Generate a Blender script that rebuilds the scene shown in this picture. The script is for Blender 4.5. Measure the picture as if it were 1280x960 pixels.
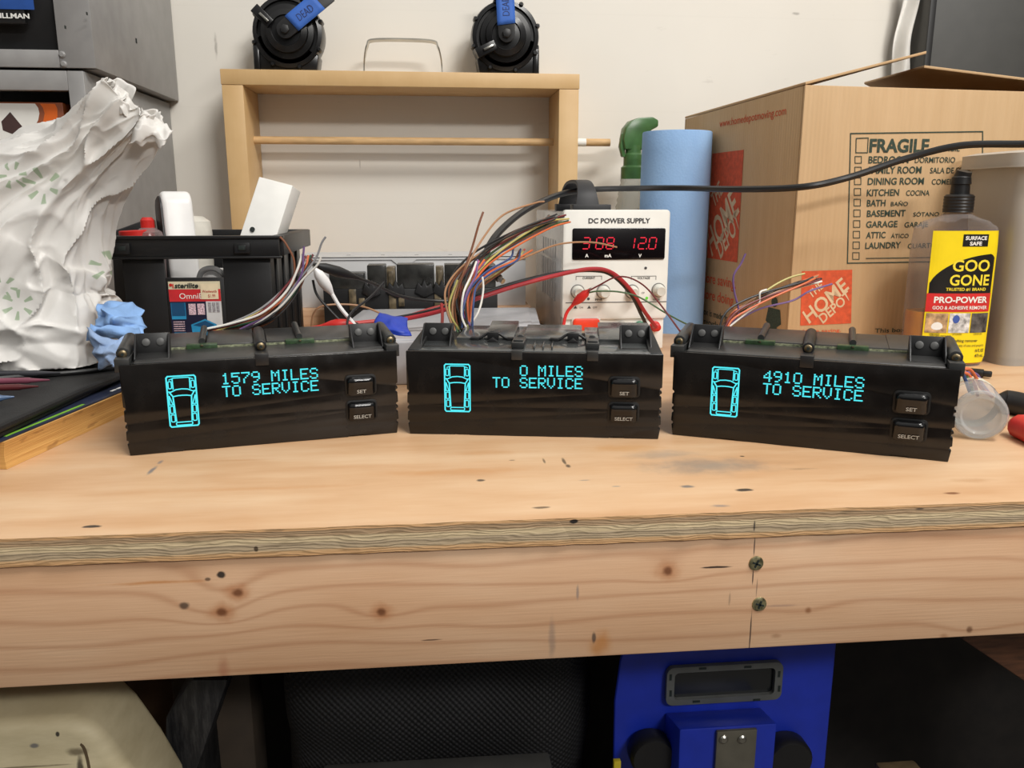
import bpy, bmesh, math, random
from mathutils import Vector, Matrix, noise
random.seed(7)
PI = math.pi
C = bpy.context.scene.collection
sc = bpy.context.scene
for o in list(bpy.data.objects): bpy.data.objects.remove(o)

# ---------------------------------------------------------------- camera, light, exposure
F = 1035.0; PITCH = math.radians(12.5); YAW = math.radians(5.6); CAM_H = 0.2345
cd = bpy.data.cameras.new('camera'); cam = bpy.data.objects.new('camera', cd); C.objects.link(cam)
cd.sensor_fit = 'HORIZONTAL'; cd.sensor_width = 36.0; cd.lens = F / 1280 * 36.0
cd.clip_start = 0.01; cd.clip_end = 50
cam.location = (0, 0, CAM_H); cam.rotation_euler = (PI/2 - PITCH, 0, -YAW)
sc.camera = cam
sc.view_settings.view_transform = 'Standard'; sc.view_settings.look = 'None'
sc.view_settings.gamma = 1.0; sc.view_settings.use_curve_mapping = False
sc.view_settings.exposure = 0.0
w = bpy.data.worlds.new('world'); sc.world = w; w.use_nodes = True
# the room's bounce: a pale lit ceiling above, a dim floor and far walls below
_nt = w.node_tree; _bg = _nt.nodes['Background']
_tc = _nt.nodes.new('ShaderNodeTexCoord'); _sx = _nt.nodes.new('ShaderNodeSeparateXYZ'); _nt.links.new(_tc.outputs['Generated'], _sx.inputs[0])
_rp = _nt.nodes.new('ShaderNodeValToRGB'); _mr = _nt.nodes.new('ShaderNodeMapRange')
_mr.inputs[1].default_value = -1; _mr.inputs[2].default_value = 1; _nt.links.new(_sx.outputs[2], _mr.inputs[0]); _nt.links.new(_mr.outputs[0], _rp.inputs[0])
for _k, (_p, _v) in enumerate(((.48, .02), (.62, .16), (.85, .62))):
    _e = _rp.color_ramp.elements
    if _k > 1: _e.new(.5)
    _e[_k].position = _p; _e[_k].color = (_v, _v*.985, _v*.955, 1)
_nt.links.new(_rp.outputs[0], _bg.inputs[0]); _bg.inputs[1].default_value = 0.98
def area(name, loc, target, sx, sy, power, col):
    l = bpy.data.lights.new(name, 'AREA'); l.shape = 'RECTANGLE'; l.size = sx; l.size_y = sy
    l.energy = power; l.color = col
    o = bpy.data.objects.new(name, l); C.objects.link(o); o.location = loc
    d = Vector(target) - Vector(loc); o.rotation_euler = d.to_track_quat('-Z', 'Y').to_euler()
area('ceiling_tube_near', (1.0, -0.15, 2.2), (0.1, 1.0, 0.1), 1.5, 0.16, 50, (1.0, 0.97, 0.925))
area('ceiling_tube_far', (1.7, -2.6, 2.2), (0.1, 1.2, 0.2), 1.1, 0.25, 68, (1.0, 0.97, 0.925))

# ---------------------------------------------------------------- helpers
FW = Vector((math.sin(YAW)*math.cos(PITCH), math.cos(YAW)*math.cos(PITCH), -math.sin(PITCH)))
RT = Vector((math.cos(YAW), -math.sin(YAW), 0)); UP = RT.cross(FW); CP = Vector((0, 0, CAM_H))
def ray(px, py): return FW + RT*((px-640)/F) + UP*((480-py)/F)
def onz(px, py, z=0.0):
    d = ray(px, py); return CP + d*((z-CAM_H)/d.z)
def ony(px, py, y):
    d = ray(px, py); return CP + d*(y/d.y)
class Plane:                       # vertical plane through a at angle th, (u, z) of a pixel
    def __init__(s, a, th):
        s.a = Vector(a); s.e = Vector((math.cos(th), math.sin(th), 0)); s.n = Vector((-math.sin(th), math.cos(th), 0))
    def uv(s, px, py, off=0.0):
        d = ray(px, py); q = CP + d*(((s.a + s.n*off) - CP).dot(s.n)/d.dot(s.n))
        return (q-s.a).dot(s.e), q.z - s.a.z

def lin(c):
    out = []
    for v in c[:3]:
        v = v/255.0; out.append(v/12.92 if v <= .04045 else ((v+.055)/1.055)**2.4)
    return (*out, 1.0)
class NT:                          # tiny node-graph writer
    def __init__(s, name):
        s.m = bpy.data.materials.new(name); s.m.use_nodes = True; s.t = s.m.node_tree; s.n = s.t.nodes; s.l = s.t.links
        s.b = s.n['Principled BSDF']; s.out = s.n['Material Output']
        s.tc = s.n.new('ShaderNodeTexCoord').outputs['Object']
    def put(s, sock, v):
        if hasattr(v, 'is_linked') or isinstance(v, bpy.types.NodeSocket): s.l.new(v, sock)
        elif v is not None: sock.default_value = v
    def math(s, op, a, b=None, c=None, clamp=False):
        n = s.n.new('ShaderNodeMath'); n.operation = op; n.use_clamp = clamp
        s.put(n.inputs[0], a); s.put(n.inputs[1], b); s.put(n.inputs[2], c); return n.outputs[0]
    def vmath(s, op, a, b=None):
        n = s.n.new('ShaderNodeVectorMath'); n.operation = op; s.put(n.inputs[0], a); s.put(n.inputs[1], b)
        return n.outputs['Value'] if op in ('LENGTH', 'DOT_PRODUCT', 'DISTANCE') else n.outputs[0]
    def noise(s, vec, scale, detail=3, rough=.5, out='Fac'):
        n = s.n.new('ShaderNodeTexNoise'); s.put(n.inputs['Vector'], vec); n.inputs['Scale'].default_value = scale
        n.inputs['Detail'].default_value = detail; n.inputs['Roughness'].default_value = rough; return n.outputs[out]
    def ramp(s, fac, stops, interp='LINEAR'):
        n = s.n.new('ShaderNodeValToRGB'); s.put(n.inputs[0], fac); e = n.color_ramp.elements; n.color_ramp.interpolation = interp
        while len(e) < len(stops): e.new(0.5)
        for k, (p, c) in enumerate(stops): e[k].position = p; e[k].color = lin(c) if len(c) == 3 else c
        return n.outputs[0]
    def mix(s, fac, a, b, mode='MIX'):
        n = s.n.new('ShaderNodeMix'); n.data_type = 'RGBA'; n.blend_type = mode
        s.put(n.inputs[0], fac); s.put(n.inputs[6], lin(a) if isinstance(a, tuple) else a); s.put(n.inputs[7], lin(b) if isinstance(b, tuple) else b)
        return n.outputs[2]
    def sep(s, v):
        n = s.n.new('ShaderNodeSeparateXYZ'); s.put(n.inputs[0], v); return n.outputs
    def comb(s, x, y, z):
        n = s.n.new('ShaderNodeCombineXYZ'); s.put(n.inputs[0], x); s.put(n.inputs[1], y); s.put(n.inputs[2], z); return n.outputs[0]
    def smooth(s, v, a, b, to0=0.0, to1=1.0):
        n = s.n.new('ShaderNodeMapRange'); n.interpolation_type = 'SMOOTHSTEP'; s.put(n.inputs[0], v)
        n.inputs[1].default_value = a; n.inputs[2].default_value = b; n.inputs[3].default_value = to0; n.inputs[4].default_value = to1
        return n.outputs[0]
    def bump(s, h, strength, dist=.002):
        n = s.n.new('ShaderNodeBump'); s.put(n.inputs['Height'], h); n.inputs['Strength'].default_value = strength
        n.inputs['Distance'].default_value = dist; s.l.new(n.outputs[0], s.b.inputs['Normal'])
    def color(s, c): s.put(s.b.inputs['Base Color'], c)
    def spots(s, base, vec, items):
        # stains and marks with a shape of their own: (cx, cy, rx, ry, colour, strength, softness)
        wob = s.vmath('MULTIPLY', s.vmath('SUBTRACT', s.noise(vec, 60, 3, .6, 'Color'), (.5, .5, .5)), (.9, .9, 0))
        for (cx, cy, rx, ry, col, st, soft) in items:
            v = s.vmath('MULTIPLY', s.vmath('SUBTRACT', vec, (cx, cy, 0)), (1/rx, 1/ry, 0))
            d = s.vmath('LENGTH', s.vmath('ADD', v, wob))
            base = s.mix(s.smooth(d, 1.0, 1.0-soft, 0.0, st), base, col)
        return base
_mc = {}
def mat(name, col, rough=.5, metal=0.0, var=.08, bump=0.0, bscale=200, coat=0.0, scale=30, spec=None, stretch=None):
    if name in _mc: return _mc[name]
    g = NT(name); v = g.tc
    if stretch: v = g.vmath('MULTIPLY', v, stretch)
    n = g.noise(v, scale, 4)
    a = tuple(max(0, c*(1-var)) for c in col); b = tuple(min(255, c*(1+var)) for c in col)
    g.color(g.ramp(n, [(.3, a), (.7, b)]))
    g.b.inputs['Roughness'].default_value = rough; g.b.inputs['Metallic'].default_value = metal
    if coat: g.b.inputs['Coat Weight'].default_value = coat; g.b.inputs['Coat Roughness'].default_value = .08
    if spec is not None: g.b.inputs['Specular IOR Level'].default_value = spec
    if bump: g.bump(g.noise(v, bscale, 3), bump)
    _mc[name] = g.m; return g.m
def emit(name, col, strength):
    if name in _mc: return _mc[name]
    g = NT(name); n = g.noise(g.tc, 300, 2)
    g.color((0, 0, 0, 1)); g.put(g.b.inputs['Emission Color'], g.mix(n, tuple(c*.93 for c in col), col)); g.b.inputs['Emission Strength'].default_value = strength
    _mc[name] = g.m; return g.m
def clear(name, tint, refl, col=(235, 235, 232), rough=.15, var=.2, scale=20):
    # thin see-through plastic: mostly transparent sheet with a milky, glossy part
    if name in _mc: return _mc[name]
    g = NT(name)
    g.color(g.mix(g.noise(g.tc, scale, 3), tuple(c*(1-var) for c in col), col)); g.b.inputs['Roughness'].default_value = rough
    tr = g.n.new('ShaderNodeBsdfTransparent'); tr.inputs[0].default_value = lin(tint)
    lw = g.n.new('ShaderNodeLayerWeight'); lw.inputs[0].default_value = .35
    mx = g.n.new('ShaderNodeMixShader')
    g.put(mx.inputs[0], g.math('ADD', g.math('MULTIPLY', lw.outputs['Facing'], .35), refl, clamp=True))
    g.l.new(tr.outputs[0], mx.inputs[1]); g.l.new(g.b.outputs[0], mx.inputs[2]); g.l.new(mx.outputs[0], g.out.inputs[0])
    _mc[name] = g.m; return g.m

class MB:
    def __init__(s): s.bm = bmesh.new()
    def faces(s, vs, fs, m=0, M=None):
        b = [s.bm.verts.new(M @ Vector(v) if M else Vector(v)) for v in vs]
        for f in fs:
            try:
                q = s.bm.faces.new([b[i] for i in f]); q.material_index = m
            except ValueError: pass
        return s
    def box(s, x0, x1, y0, y1, z0, z1, m=0, M=None):
        vs = [(x0,y0,z0),(x1,y0,z0),(x1,y1,z0),(x0,y1,z0),(x0,y0,z1),(x1,y0,z1),(x1,y1,z1),(x0,y1,z1)]
        return s.faces(vs, [(0,3,2,1),(4,5,6,7),(0,1,5,4),(1,2,6,5),(2,3,7,6),(3,0,4,7)], m, M)
    def hexa(s, v8, m=0):              # eight corners: bottom loop then top loop
        return s.faces(v8, [(0,3,2,1),(4,5,6,7),(0,1,5,4),(1,2,6,5),(2,3,7,6),(3,0,4,7)], m)
    def slab(s, quad, t, m=0):         # four points + thickness vector
        t = Vector(t); q = [Vector(p) for p in quad]
        return s.hexa(q + [p+t for p in q], m)
    def prism(s, poly, d0, d1, plane='xz', m=0, M=None):
        n = len(poly)
        f = (lambda p, d: (p[0], d, p[1])) if plane == 'xz' else ((lambda p, d: (p[0], p[1], d)) if plane == 'xy' else (lambda p, d: (d, p[0], p[1])))
        vs = [f(p, d0) for p in poly] + [f(p, d1) for p in poly]
        fs = [tuple(range(n)), tuple(range(2*n-1, n-1, -1))] + [(i, (i+1) % n, n+(i+1) % n, n+i) for i in range(n)]
        return s.faces(vs, fs, m, M)
    def rings(s, rings, closed=True, cap0=True, cap1=True, m=0):
        n = len(rings[0]); vs = [p for r in rings for p in r]; fs = []
        for i in range(len(rings)-1):
            for j in range(n if closed else n-1):
                fs.append((i*n+j, i*n+(j+1) % n, (i+1)*n+(j+1) % n, (i+1)*n+j))
        if cap0: fs.append(tuple(range(n-1, -1, -1)))
        if cap1: fs.append(tuple((len(rings)-1)*n+j for j in range(n)))
        return s.faces(vs, fs, m)
    def lathe(s, prof, p=(0,0,0), ax=(0,0,1), n=28, m=0, cap0=True, cap1=True):
        ax = Vector(ax).normalized(); p = Vector(p)
        a = ax.orthogonal().normalized(); b = ax.cross(a)
        rs = [[p + ax*h + (a*math.cos(2*PI*k/n) + b*math.sin(2*PI*k/n))*r for k in range(n)] for r, h in prof]
        return s.rings(rs, True, cap0, cap1, m)
    def cyl(s, p0, p1, r0, r1=None, n=20, m=0):
        p0 = Vector(p0); p1 = Vector(p1)
        return s.lathe([(r0, 0), (r0 if r1 is None else r1, (p1-p0).length)], p0, p1-p0, n, m)
    def tube(s, pts, r, n=8, m=0):
        pts = [Vector(p) for p in pts]; rs = []; up = None
        for i, p in enumerate(pts):
            t = (pts[min(i+1, len(pts)-1)] - pts[max(i-1, 0)]).normalized()
            up = t.orthogonal().normalized() if up is None else (up - t*up.dot(t)).normalized()
            b = t.cross(up); rr = r[i] if isinstance(r, (list, tuple)) else r
            rs.append([p + (up*math.cos(2*PI*k/n) + b*math.sin(2*PI*k/n))*rr for k in range(n)])
        return s.rings(rs, True, True, True, m)
    def grid(s, fn, nu, nv, m=0, cu=False):
        vs = [fn(i/nu, j/nv) for j in range(nv+1) for i in range(nu if cu else nu+1)]
        w_ = nu if cu else nu+1; fs = []
        for j in range(nv):
            for i in range(nu): fs.append((j*w_+i, j*w_+(i+1) % w_, (j+1)*w_+(i+1) % w_, (j+1)*w_+i))
        return s.faces(vs, fs, m)
    def build(s, name, mats, parent=None, bevel=0.0, seg=2, ang=35, recalc=True, smooth=True):
        bm = s.bm
        if recalc: bmesh.ops.recalc_face_normals(bm, faces=bm.faces)
        if bevel:
            es = [e for e in bm.edges if len(e.link_faces) == 2 and e.calc_face_angle(0) > math.radians(30)]
            bmesh.ops.bevel(bm, geom=es, offset=bevel, segments=seg, profile=.5, affect='EDGES', clamp_overlap=True)
        for f in bm.faces: f.smooth = smooth
        for e in bm.edges:
            if len(e.link_faces) == 2 and e.calc_face_angle(0) > math.radians(ang): e.smooth = False
        me = bpy.data.meshes.new(name); bm.to_mesh(me); bm.free()
        for m in (mats if isinstance(mats, (list, tuple)) else [mats]): me.materials.append(m)
        o = bpy.data.objects.new(name, me); C.objects.link(o)
        if parent: o.parent = parent
        return o
def tag(o, label=None, cat=None, group=None, kind=None):
    if label: o['label'] = label
    if cat: o['category'] = cat
    if group: o['group'] = group
    if kind: o['kind'] = kind
    return o
def thing(name, label, cat, loc=(0,0,0), rz=0.0, group=None, rot=None):
    o = bpy.data.objects.new(name, None); C.objects.link(o); o.location = loc; o.rotation_euler = rot or (0, 0, rz)
    o.empty_display_size = .02
    return tag(o, label, cat, group)
def spline(pts, per=10):
    P = [Vector(p) for p in pts]; P = [P[0]*2-P[1]] + P + [P[-1]*2-P[-2]]; out = []
    for i in range(1, len(P)-2):
        a, b, c, d = P[i-1:i+3]
        for k in range(per):
            t = k/per
            out.append(.5*((2*b) + (c-a)*t + (2*a-5*b+4*c-d)*t*t + (3*b-a-3*c+d)*t**3))
    out.append(P[-2]); return out
def rrect(x0, x1, z0, z1, r, n=5):
    out = []
    for cx, cz, a0 in ((x1-r, z1-r, 0), (x0+r, z1-r, 90), (x0+r, z0+r, 180), (x1-r, z0+r, 270)):
        for k in range(n+1):
            a = math.radians(a0 + 90*k/n); out.append((cx + r*math.cos(a), cz + r*math.sin(a)))
    return out
def txt(s_, x, z, h, w_=None, bold=0.0, rot=0.0, align='L', shear=0.0, caps=True):
    """2-D text as (verts, faces): lower-left at x,z, letter height h, optional total width"""
    cu = bpy.data.curves.new('t', 'FONT'); cu.body = s_; cu.offset = bold; cu.resolution_u = 3; cu.shear = shear
    ob = bpy.data.objects.new('t', cu); C.objects.link(ob)
    dg = bpy.context.evaluated_depsgraph_get(); me = bpy.data.meshes.new_from_object(ob.evaluated_get(dg))
    vs = [(v.co.x, v.co.y) for v in me.vertices]; fs = [tuple(p.vertices) for p in me.polygons]
    bpy.data.objects.remove(ob); bpy.data.curves.remove(cu); bpy.data.meshes.remove(me)
    if not vs: return [], []
    x0 = min(v[0] for v in vs); x1 = max(v[0] for v in vs)
    zt = max(v[1] for v in vs) if caps else .7
    sz = h/zt; sx = (w_/(x1-x0)) if w_ else sz
    off = {'L': 0, 'C': -(x1-x0)*sx/2, 'R': -(x1-x0)*sx}[align]
    c, s = math.cos(rot), math.sin(rot); out = []
    for v in vs:
        a = (v[0]-x0)*sx + off; b = v[1]*sz
        out.append((x + a*c - b*s, z + a*s + b*c))
    return out, fs
def printed(name, items, mapping, material, parent, label=None):
    """one mesh of flat print: items are (verts2d, faces)"""
    mb = MB()
    for vs, fs in items:
        if vs: mb.faces([mapping(*v) for v in vs], fs)
    o = mb.build(name, material, parent, recalc=False, smooth=False)
    if label: o['label'] = label
    return o
def rect2(x0, x1, z0, z1, n=1, k=1):
    vs = [(x0+(x1-x0)*i/n, z0+(z1-z0)*j/k) for j in range(k+1) for i in range(n+1)]
    fs = [(j*(n+1)+i, j*(n+1)+i+1, (j+1)*(n+1)+i+1, (j+1)*(n+1)+i) for j in range(k) for i in range(n)]
    return vs, fs
def poly2(pts): return list(pts), [tuple(range(len(pts)))]
def ribbon2(pts, w_, closed=False):
    n = len(pts); P = [Vector((*p, 0)) for p in pts]; vs = []; fs = []
    for i in range(n):
        a = P[(i-1) % n] if (closed or i > 0) else P[i]; b = P[(i+1) % n] if (closed or i < n-1) else P[i]
        d1 = (P[i]-a); d2 = (b-P[i])
        d1 = d1.normalized() if d1.length > 0 else d2.normalized(); d2 = d2.normalized() if d2.length > 0 else d1
        t = (d1+d2); t = t.normalized() if t.length > 1e-6 else d1
        nn = Vector((-t.y, t.x, 0)); k = min(1.0/max(.35, nn.dot(Vector((-d1.y, d1.x, 0)))), 2.0)
        vs += [tuple((P[i]+nn*w_/2*k)[:2]), tuple((P[i]-nn*w_/2*k)[:2])]
    for i in range(n if closed else n-1):
        j = (i+1) % n; fs.append((2*i, 2*i+1, 2*j+1, 2*j))
    return vs, fs
def frame2(x0, x1, z0, z1, w_): return ribbon2([(x0,z0),(x1,z0),(x1,z1),(x0,z1)], w_, True)
def front(eps=.0006): return lambda x, z: (x, -eps, z)

# common materials
M_black = mat('black_plastic', (26, 26, 27), .42, var=.15)
M_blackm = mat('black_matte_plastic', (26, 26, 27), .6, var=.15)
M_dkgrey = mat('dark_grey_plastic', (46, 47, 47), .38, var=.1)
M_gloss = mat('gloss_black_lens', (12, 11, 11), .14, var=.2)
M_white = mat('white_plastic', (232, 230, 228), .35, var=.02)
M_whitecard = mat('white_card', (236, 235, 230), .6, var=.02)
M_brass = mat('brass_screw', (132, 118, 92), .4, 1.0)
M_steel = mat('steel', (170, 168, 160), .3, 1.0)
M_ink = mat('black_ink', (24, 34, 32), .7)
M_inkw = mat('white_ink', (235, 235, 230), .6, var=.02)
M_rubber = mat('black_rubber', (20, 20, 21), .5)
M_red = mat('red_plastic', (200, 40, 34), .4)
M_blue = mat('blue_tape', (56, 104, 190), .65, var=.05)

# ---------------------------------------------------------------- structure
WALL = 1.80
g = NT('painted_wall')
xyz = g.sep(g.tc)
lines = g.math('ABSOLUTE', g.math('SUBTRACT', g.math('FRACT', g.math('ADD', g.math('DIVIDE', xyz[2], .19), .30)), .5))
c = g.ramp(g.noise(g.tc, 2.2, 4), [(.3, (224, 219, 209)), (.7, (232, 228, 219))])
c = g.mix(g.smooth(lines, .015, .0, 0, .05), c, (196, 190, 178))
sm = g.noise(g.vmath('MULTIPLY', g.tc, (1, 1, 3)), 9, 5, .65)
c = g.mix(g.smooth(sm, .66, .74, 0, .18), c, (150, 142, 130))
wc = g.comb(xyz[0], xyz[2], 0.0)
p1 = ony(270, 60, WALL); p2 = ony(995, 17, WALL); p3 = ony(450, 205, WALL)
c = g.spots(c, wc, [(p1.x, p1.z, .004, .03, (120, 112, 104), .5, .8), (p2.x, p2.z, .012, .004, (110, 104, 96), .5, .8), (p3.x, p3.z, .002, .012, (130, 120, 110), .5, .8)])
g.color(c); g.b.inputs['Roughness'].default_value = .55; g.bump(g.noise(g.tc, 3, 4), .08, .004)
M_wall = g.m
tag(MB().box(-2.2, 3.0, WALL, WALL+.08, -.9, 2.4).build('wall_back', M_wall), kind='structure')
g = NT('concrete_floor'); g.color(g.ramp(g.noise(g.tc, 4, 6), [(.3, (70, 66, 60)), (.7, (104, 98, 90))])); g.b.inputs['Roughness'].default_value = .7
tag(MB().box(-2.2, 3.0, -3.2, WALL, -.96, -.90).build('floor', g.m), kind='structure')

# ---------------------------------------------------------------- workbench
BF = .583                               # front edge of the bench top
bench = thing('workbench', 'wooden workbench with a plywood top and a thick front rail, holding all the electronics', 'workbench')
g = NT('plywood_top')
X = g.sep(g.tc)
warp = g.noise(g.vmath('MULTIPLY', g.tc, (1.1, 5, 1)), 2.5, 3)
v = g.math('ADD', g.math('MULTIPLY', X[1], 55), g.math('MULTIPLY', warp, 14))
gr = g.math('POWER', g.math('ADD', g.math('MULTIPLY', g.math('SINE', v), .5), .5), 3)
fine = g.noise(g.vmath('MULTIPLY', g.tc, (6, 160, 1)), 3, 4)
broad = g.noise(g.vmath('MULTIPLY', g.tc, (1.6, 7, 1)), 3, 4, .6)
c = g.ramp(broad, [(.28, (202, 158, 116)), (.5, (215, 177, 138)), (.72, (224, 192, 156))])
c = g.mix(g.math('MULTIPLY', gr, .13), c, (176, 118, 68))
c = g.mix(g.math('MULTIPLY', fine, .22), c, (190, 140, 92))
def S(px, py, rx, ry, col, st, soft): p = onz(px, py); return (p.x, p.y, rx, ry, col, st, soft)
c = g.spots(c, g.tc, [
    S(885, 582, .085, .030, (96, 104, 108), .55, .95), S(830, 568, .05, .02, (110, 112, 112), .4, .95),
    S(780, 560, .06, .018, (196, 138, 72), .5, .95), S(560, 590, .10, .012, (198, 140, 84), .45, .95), S(600, 566, .06, .012, (190, 134, 80), .4, .95),
    S(601, 600, .005, .004, (52, 46, 40), .85, .6), S(676, 634, .009, .003, (96, 78, 56), .85, .6), S(930, 612, .009, .0045, (44, 38, 32), .95, .5), S(858, 608, .008, .005, (88, 94, 98), .8, .7),
    S(900, 632, .010, .004, (98, 104, 110), .6, .8), S(115, 658, .008, .0032, (50, 42, 34), .95, .4), S(1190, 616, .008, .0035, (120, 72, 36), .9, .6),
    S(190, 588, .003, .016, (92, 104, 116), .75, .8), S(200, 578, .003, .008, (92, 104, 116), .6, .8), S(705, 576, .0022, .012, (74, 62, 48), .8, .6), S(680, 576, .0016, .011, (84, 70, 54), .7, .6),
    S(710, 582, .003, .006, (60, 52, 44), .8, .6), S(928, 570, .003, .002, (30, 28, 26), .9, .5), S(730, 600, .007, .002, (112, 116, 116), .6, .8), S(640, 575, .004, .002, (84, 70, 56), .6, .6),
    S(770, 608, .005, .002, (120, 124, 124), .6, .7), S(1215, 600, .03, .008, (170, 120, 72), .35, .9), S(1000, 586, .02, .004, (120, 96, 70), .4, .9), S(955, 640, .02, .002, (240, 206, 164), .9, .4),
    S(1060, 600, .05, .006, (190, 140, 92), .4, .9), S(330, 610, .12, .006, (200, 146, 96), .4, .9), S(300, 575, .05, .004, (190, 138, 92), .4, .9)])
g.color(c); g.b.inputs['Roughness'].default_value = .5; g.bump(fine, .12, .001)
M_top = g.m
g = NT('plywood_edge'); X = g.sep(g.tc)
n1 = g.noise(g.vmath('MULTIPLY', g.tc, (14, 1, 90)), 3, 4); n2 = g.noise(g.vmath('MULTIPLY', g.tc, (4, 1, 6)), 3, 3)
zz = g.math('ADD', X[2], g.math('MULTIPLY', g.math('SUBTRACT', n2, .5), .002))
ply = g.ramp(g.math('DIVIDE', zz, -.022), [(0, (222, 178, 128)), (.10, (206, 160, 112)), (.14, (166, 138, 106)), (.30, (178, 148, 114)), (.36, (206, 184, 146)), (.52, (212, 190, 152)), (.58, (174, 154, 126)), (.78, (184, 162, 130)), (.84, (206, 166, 120)), (1, (198, 152, 104))])
hatch = g.math('POWER', g.math('ADD', g.math('MULTIPLY', g.math('SINE', g.math('ADD', g.math('MULTIPLY', X[2], 2600), g.math('ADD', g.math('MULTIPLY', X[0], 60), g.math('MULTIPLY', g.noise(g.vmath('MULTIPLY', g.tc, (8, 1, 40)), 3, 3), 26)))), .5), .5), 2)
c = g.mix(g.math('MULTIPLY', hatch, .20), ply, (92, 78, 62))
c = g.mix(g.smooth(n1, .55, .75, 0, .5), c, (118, 98, 72))
def SE(px, py, rx, ry, col, st, soft): p = ony(px, py, BF); return (p.x, p.z, rx, ry, col, st, soft)
c = g.spots(c, g.comb(X[0], X[2], 0.0), [SE(717, 652, .004, .0022, (30, 20, 14), 1, .4), SE(320, 686, .002, .003, (60, 42, 26), .9, .5), SE(943, 657, .001, .006, (40, 36, 40), .8, .5), SE(1150, 636, .004, .001, (60, 50, 40), .8, .5)])
g.color(c); g.b.inputs['Roughness'].default_value = .7; g.bump(hatch, .3, .001)
M_edge = g.m
mb = MB(); N = 220; x0, x1 = -1.0, 1.7
fr = []
for i in range(N+1):
    x = x0 + (x1-x0)*i/N
    fr.append((x, BF + .0007*noise.noise((x*40, 0, 0)), .0005*noise.noise((x*30, 5, 0)) - .0002, BF + .0012*noise.noise((x*50, 9, 0)), -.022 + .0006*noise.noise((x*45, 3, 0))))
vs = []
for (x, ya, za, yb, zb) in fr: vs += [(x, ya, za), (x, yb, zb), (x, WALL-.002, 0), (x, WALL-.002, -.022)]
for i in range(N):
    a = 4*i; b = a+4
top_f = [(4*i, 4*i+4, 4*i+6, 4*i+2) for i in range(N)]; edge_f = [(4*i, 4*i+1, 4*i+5, 4*i+4) for i in range(N)]
bot_f = [(4*i+1, 4*i+3, 4*i+7, 4*i+5) for i in range(N)]; bk_f = [(4*i+2, 4*i+6, 4*i+7, 4*i+3) for i in range(N)]
bv = [mb.bm.verts.new(p) for p in vs]
for lst, m_ in ((top_f, 0), (edge_f, 1), (bot_f, 1), (bk_f, 1)):
    for f in lst: mb.bm.faces.new([bv[k] for k in f]).material_index = m_
for q in ((0, 2, 3, 1), (4*N, 4*N+1, 4*N+3, 4*N+2)): mb.bm.faces.new([bv[k] for k in q]).material_index = 1
mb.build('plywood_top', [M_top, M_edge], bench, smooth=False)

g = NT('fir_rail'); X = g.sep(g.tc)
RY = BF + .003; RZ0, RZ1 = -.1195, -.0225
P2 = g.comb(X[0], X[2], 0.0)
ln = g.noise(g.vmath('MULTIPLY', P2, (1.4, 7, 1)), 1.7, 2, .5)
field = g.math('ADD', g.math('MULTIPLY', X[2], 320), g.math('MULTIPLY', ln, 20))
knots = [(280, 733, 1.0), (276, 768, 1.2), (477, 765, .9), (836, 714, .9), (230, 758, .4), (1212, 788, .4), (1010, 763, .3)]
for (px, py, am) in knots:
    p = ony(px, py, RY); d = g.vmath('SUBTRACT', P2, (p.x, p.z, 0))
    e = g.math('EXPONENT', g.math('MULTIPLY', g.vmath('DOT_PRODUCT', g.vmath('MULTIPLY', d, (34, 70, 0)), g.vmath('MULTIPLY', d, (34, 70, 0))), -1.0))
    field = g.math('ADD', field, g.math('MULTIPLY', e, 4.5*am))
gl = g.math('POWER', g.math('ADD', g.math('MULTIPLY', g.math('SINE', field), .5), .5), 7)
fib = g.noise(g.vmath('MULTIPLY', P2, (5, 150, 1)), 4, 4)
brd = g.noise(g.vmath('MULTIPLY', P2, (1.5, 6, 1)), 3, 4)
c = g.ramp(brd, [(.3, (212, 168, 130)), (.55, (222, 182, 146)), (.75, (230, 196, 162))])
c = g.mix(g.math('MULTIPLY', gl, .34), c, (158, 96, 56))
c = g.mix(g.math('MULTIPLY', fib, .20), c, (186, 132, 92))
def SR(px, py, rx, ry, col, st, soft): p = ony(px, py, RY); return (p.x, p.z, rx, ry, col, st, soft)
sp = []
for (px, py, k) in ((277, 766, .0075), (297, 740, .007), (477, 765, .007), (834, 714, .008)):
    sp += [SR(px, py, k*2.0, k*1.5, (176, 112, 66), .7, .9), SR(px, py, k*.75, k*.65, (104, 58, 30), .85, .7)]
sp += [SR(277, 718, .004, .0035, (30, 26, 24), .95, .5), SR(260, 724, .003, .002, (60, 46, 36), .8, .6), SR(230, 757, .005, .004, (70, 56, 46), .85, .6), SR(540, 800, .009, .0008, (60, 34, 20), .8, .6),
       SR(895, 709, .014, .0012, (40, 26, 20), .95, .5), SR(943, 683, .0006, .010, (34, 30, 34), .9, .5), SR(941, 722, .0007, .008, (34, 30, 34), .9, .5), SR(938, 790, .0007, .022, (40, 34, 36), .9, .5),
       SR(946, 735, .0006, .01, (90, 74, 66), .6, .5), SR(750, 806, .012, .016, (196, 128, 58), .7, .9), SR(742, 797, .0022, .006, (72, 64, 60), .8, .6), SR(690, 800, .004, .026, (140, 122, 112), .5, .8), SR(722, 741, .0016, .009, (120, 112, 112), .6, .7),
       SR(912, 748, .0012, .009, (130, 108, 92), .5, .7), SR(1010, 763, .004, .004, (140, 88, 52), .8, .8), SR(1212, 787, .004, .004, (110, 70, 42), .8, .7), SR(975, 757, .024, .0016, (150, 120, 108), .5, .8),
       SR(1180, 795, .006, .004, (170, 120, 84), .6, .8), SR(970, 795, .006, .003, (160, 112, 80), .5, .8), SR(280, 838, .006, .016, (176, 108, 78), .5, .9), SR(200, 728, .05, .002, (190, 124, 62), .7, .9)]
c = g.spots(c, P2, sp)
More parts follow.
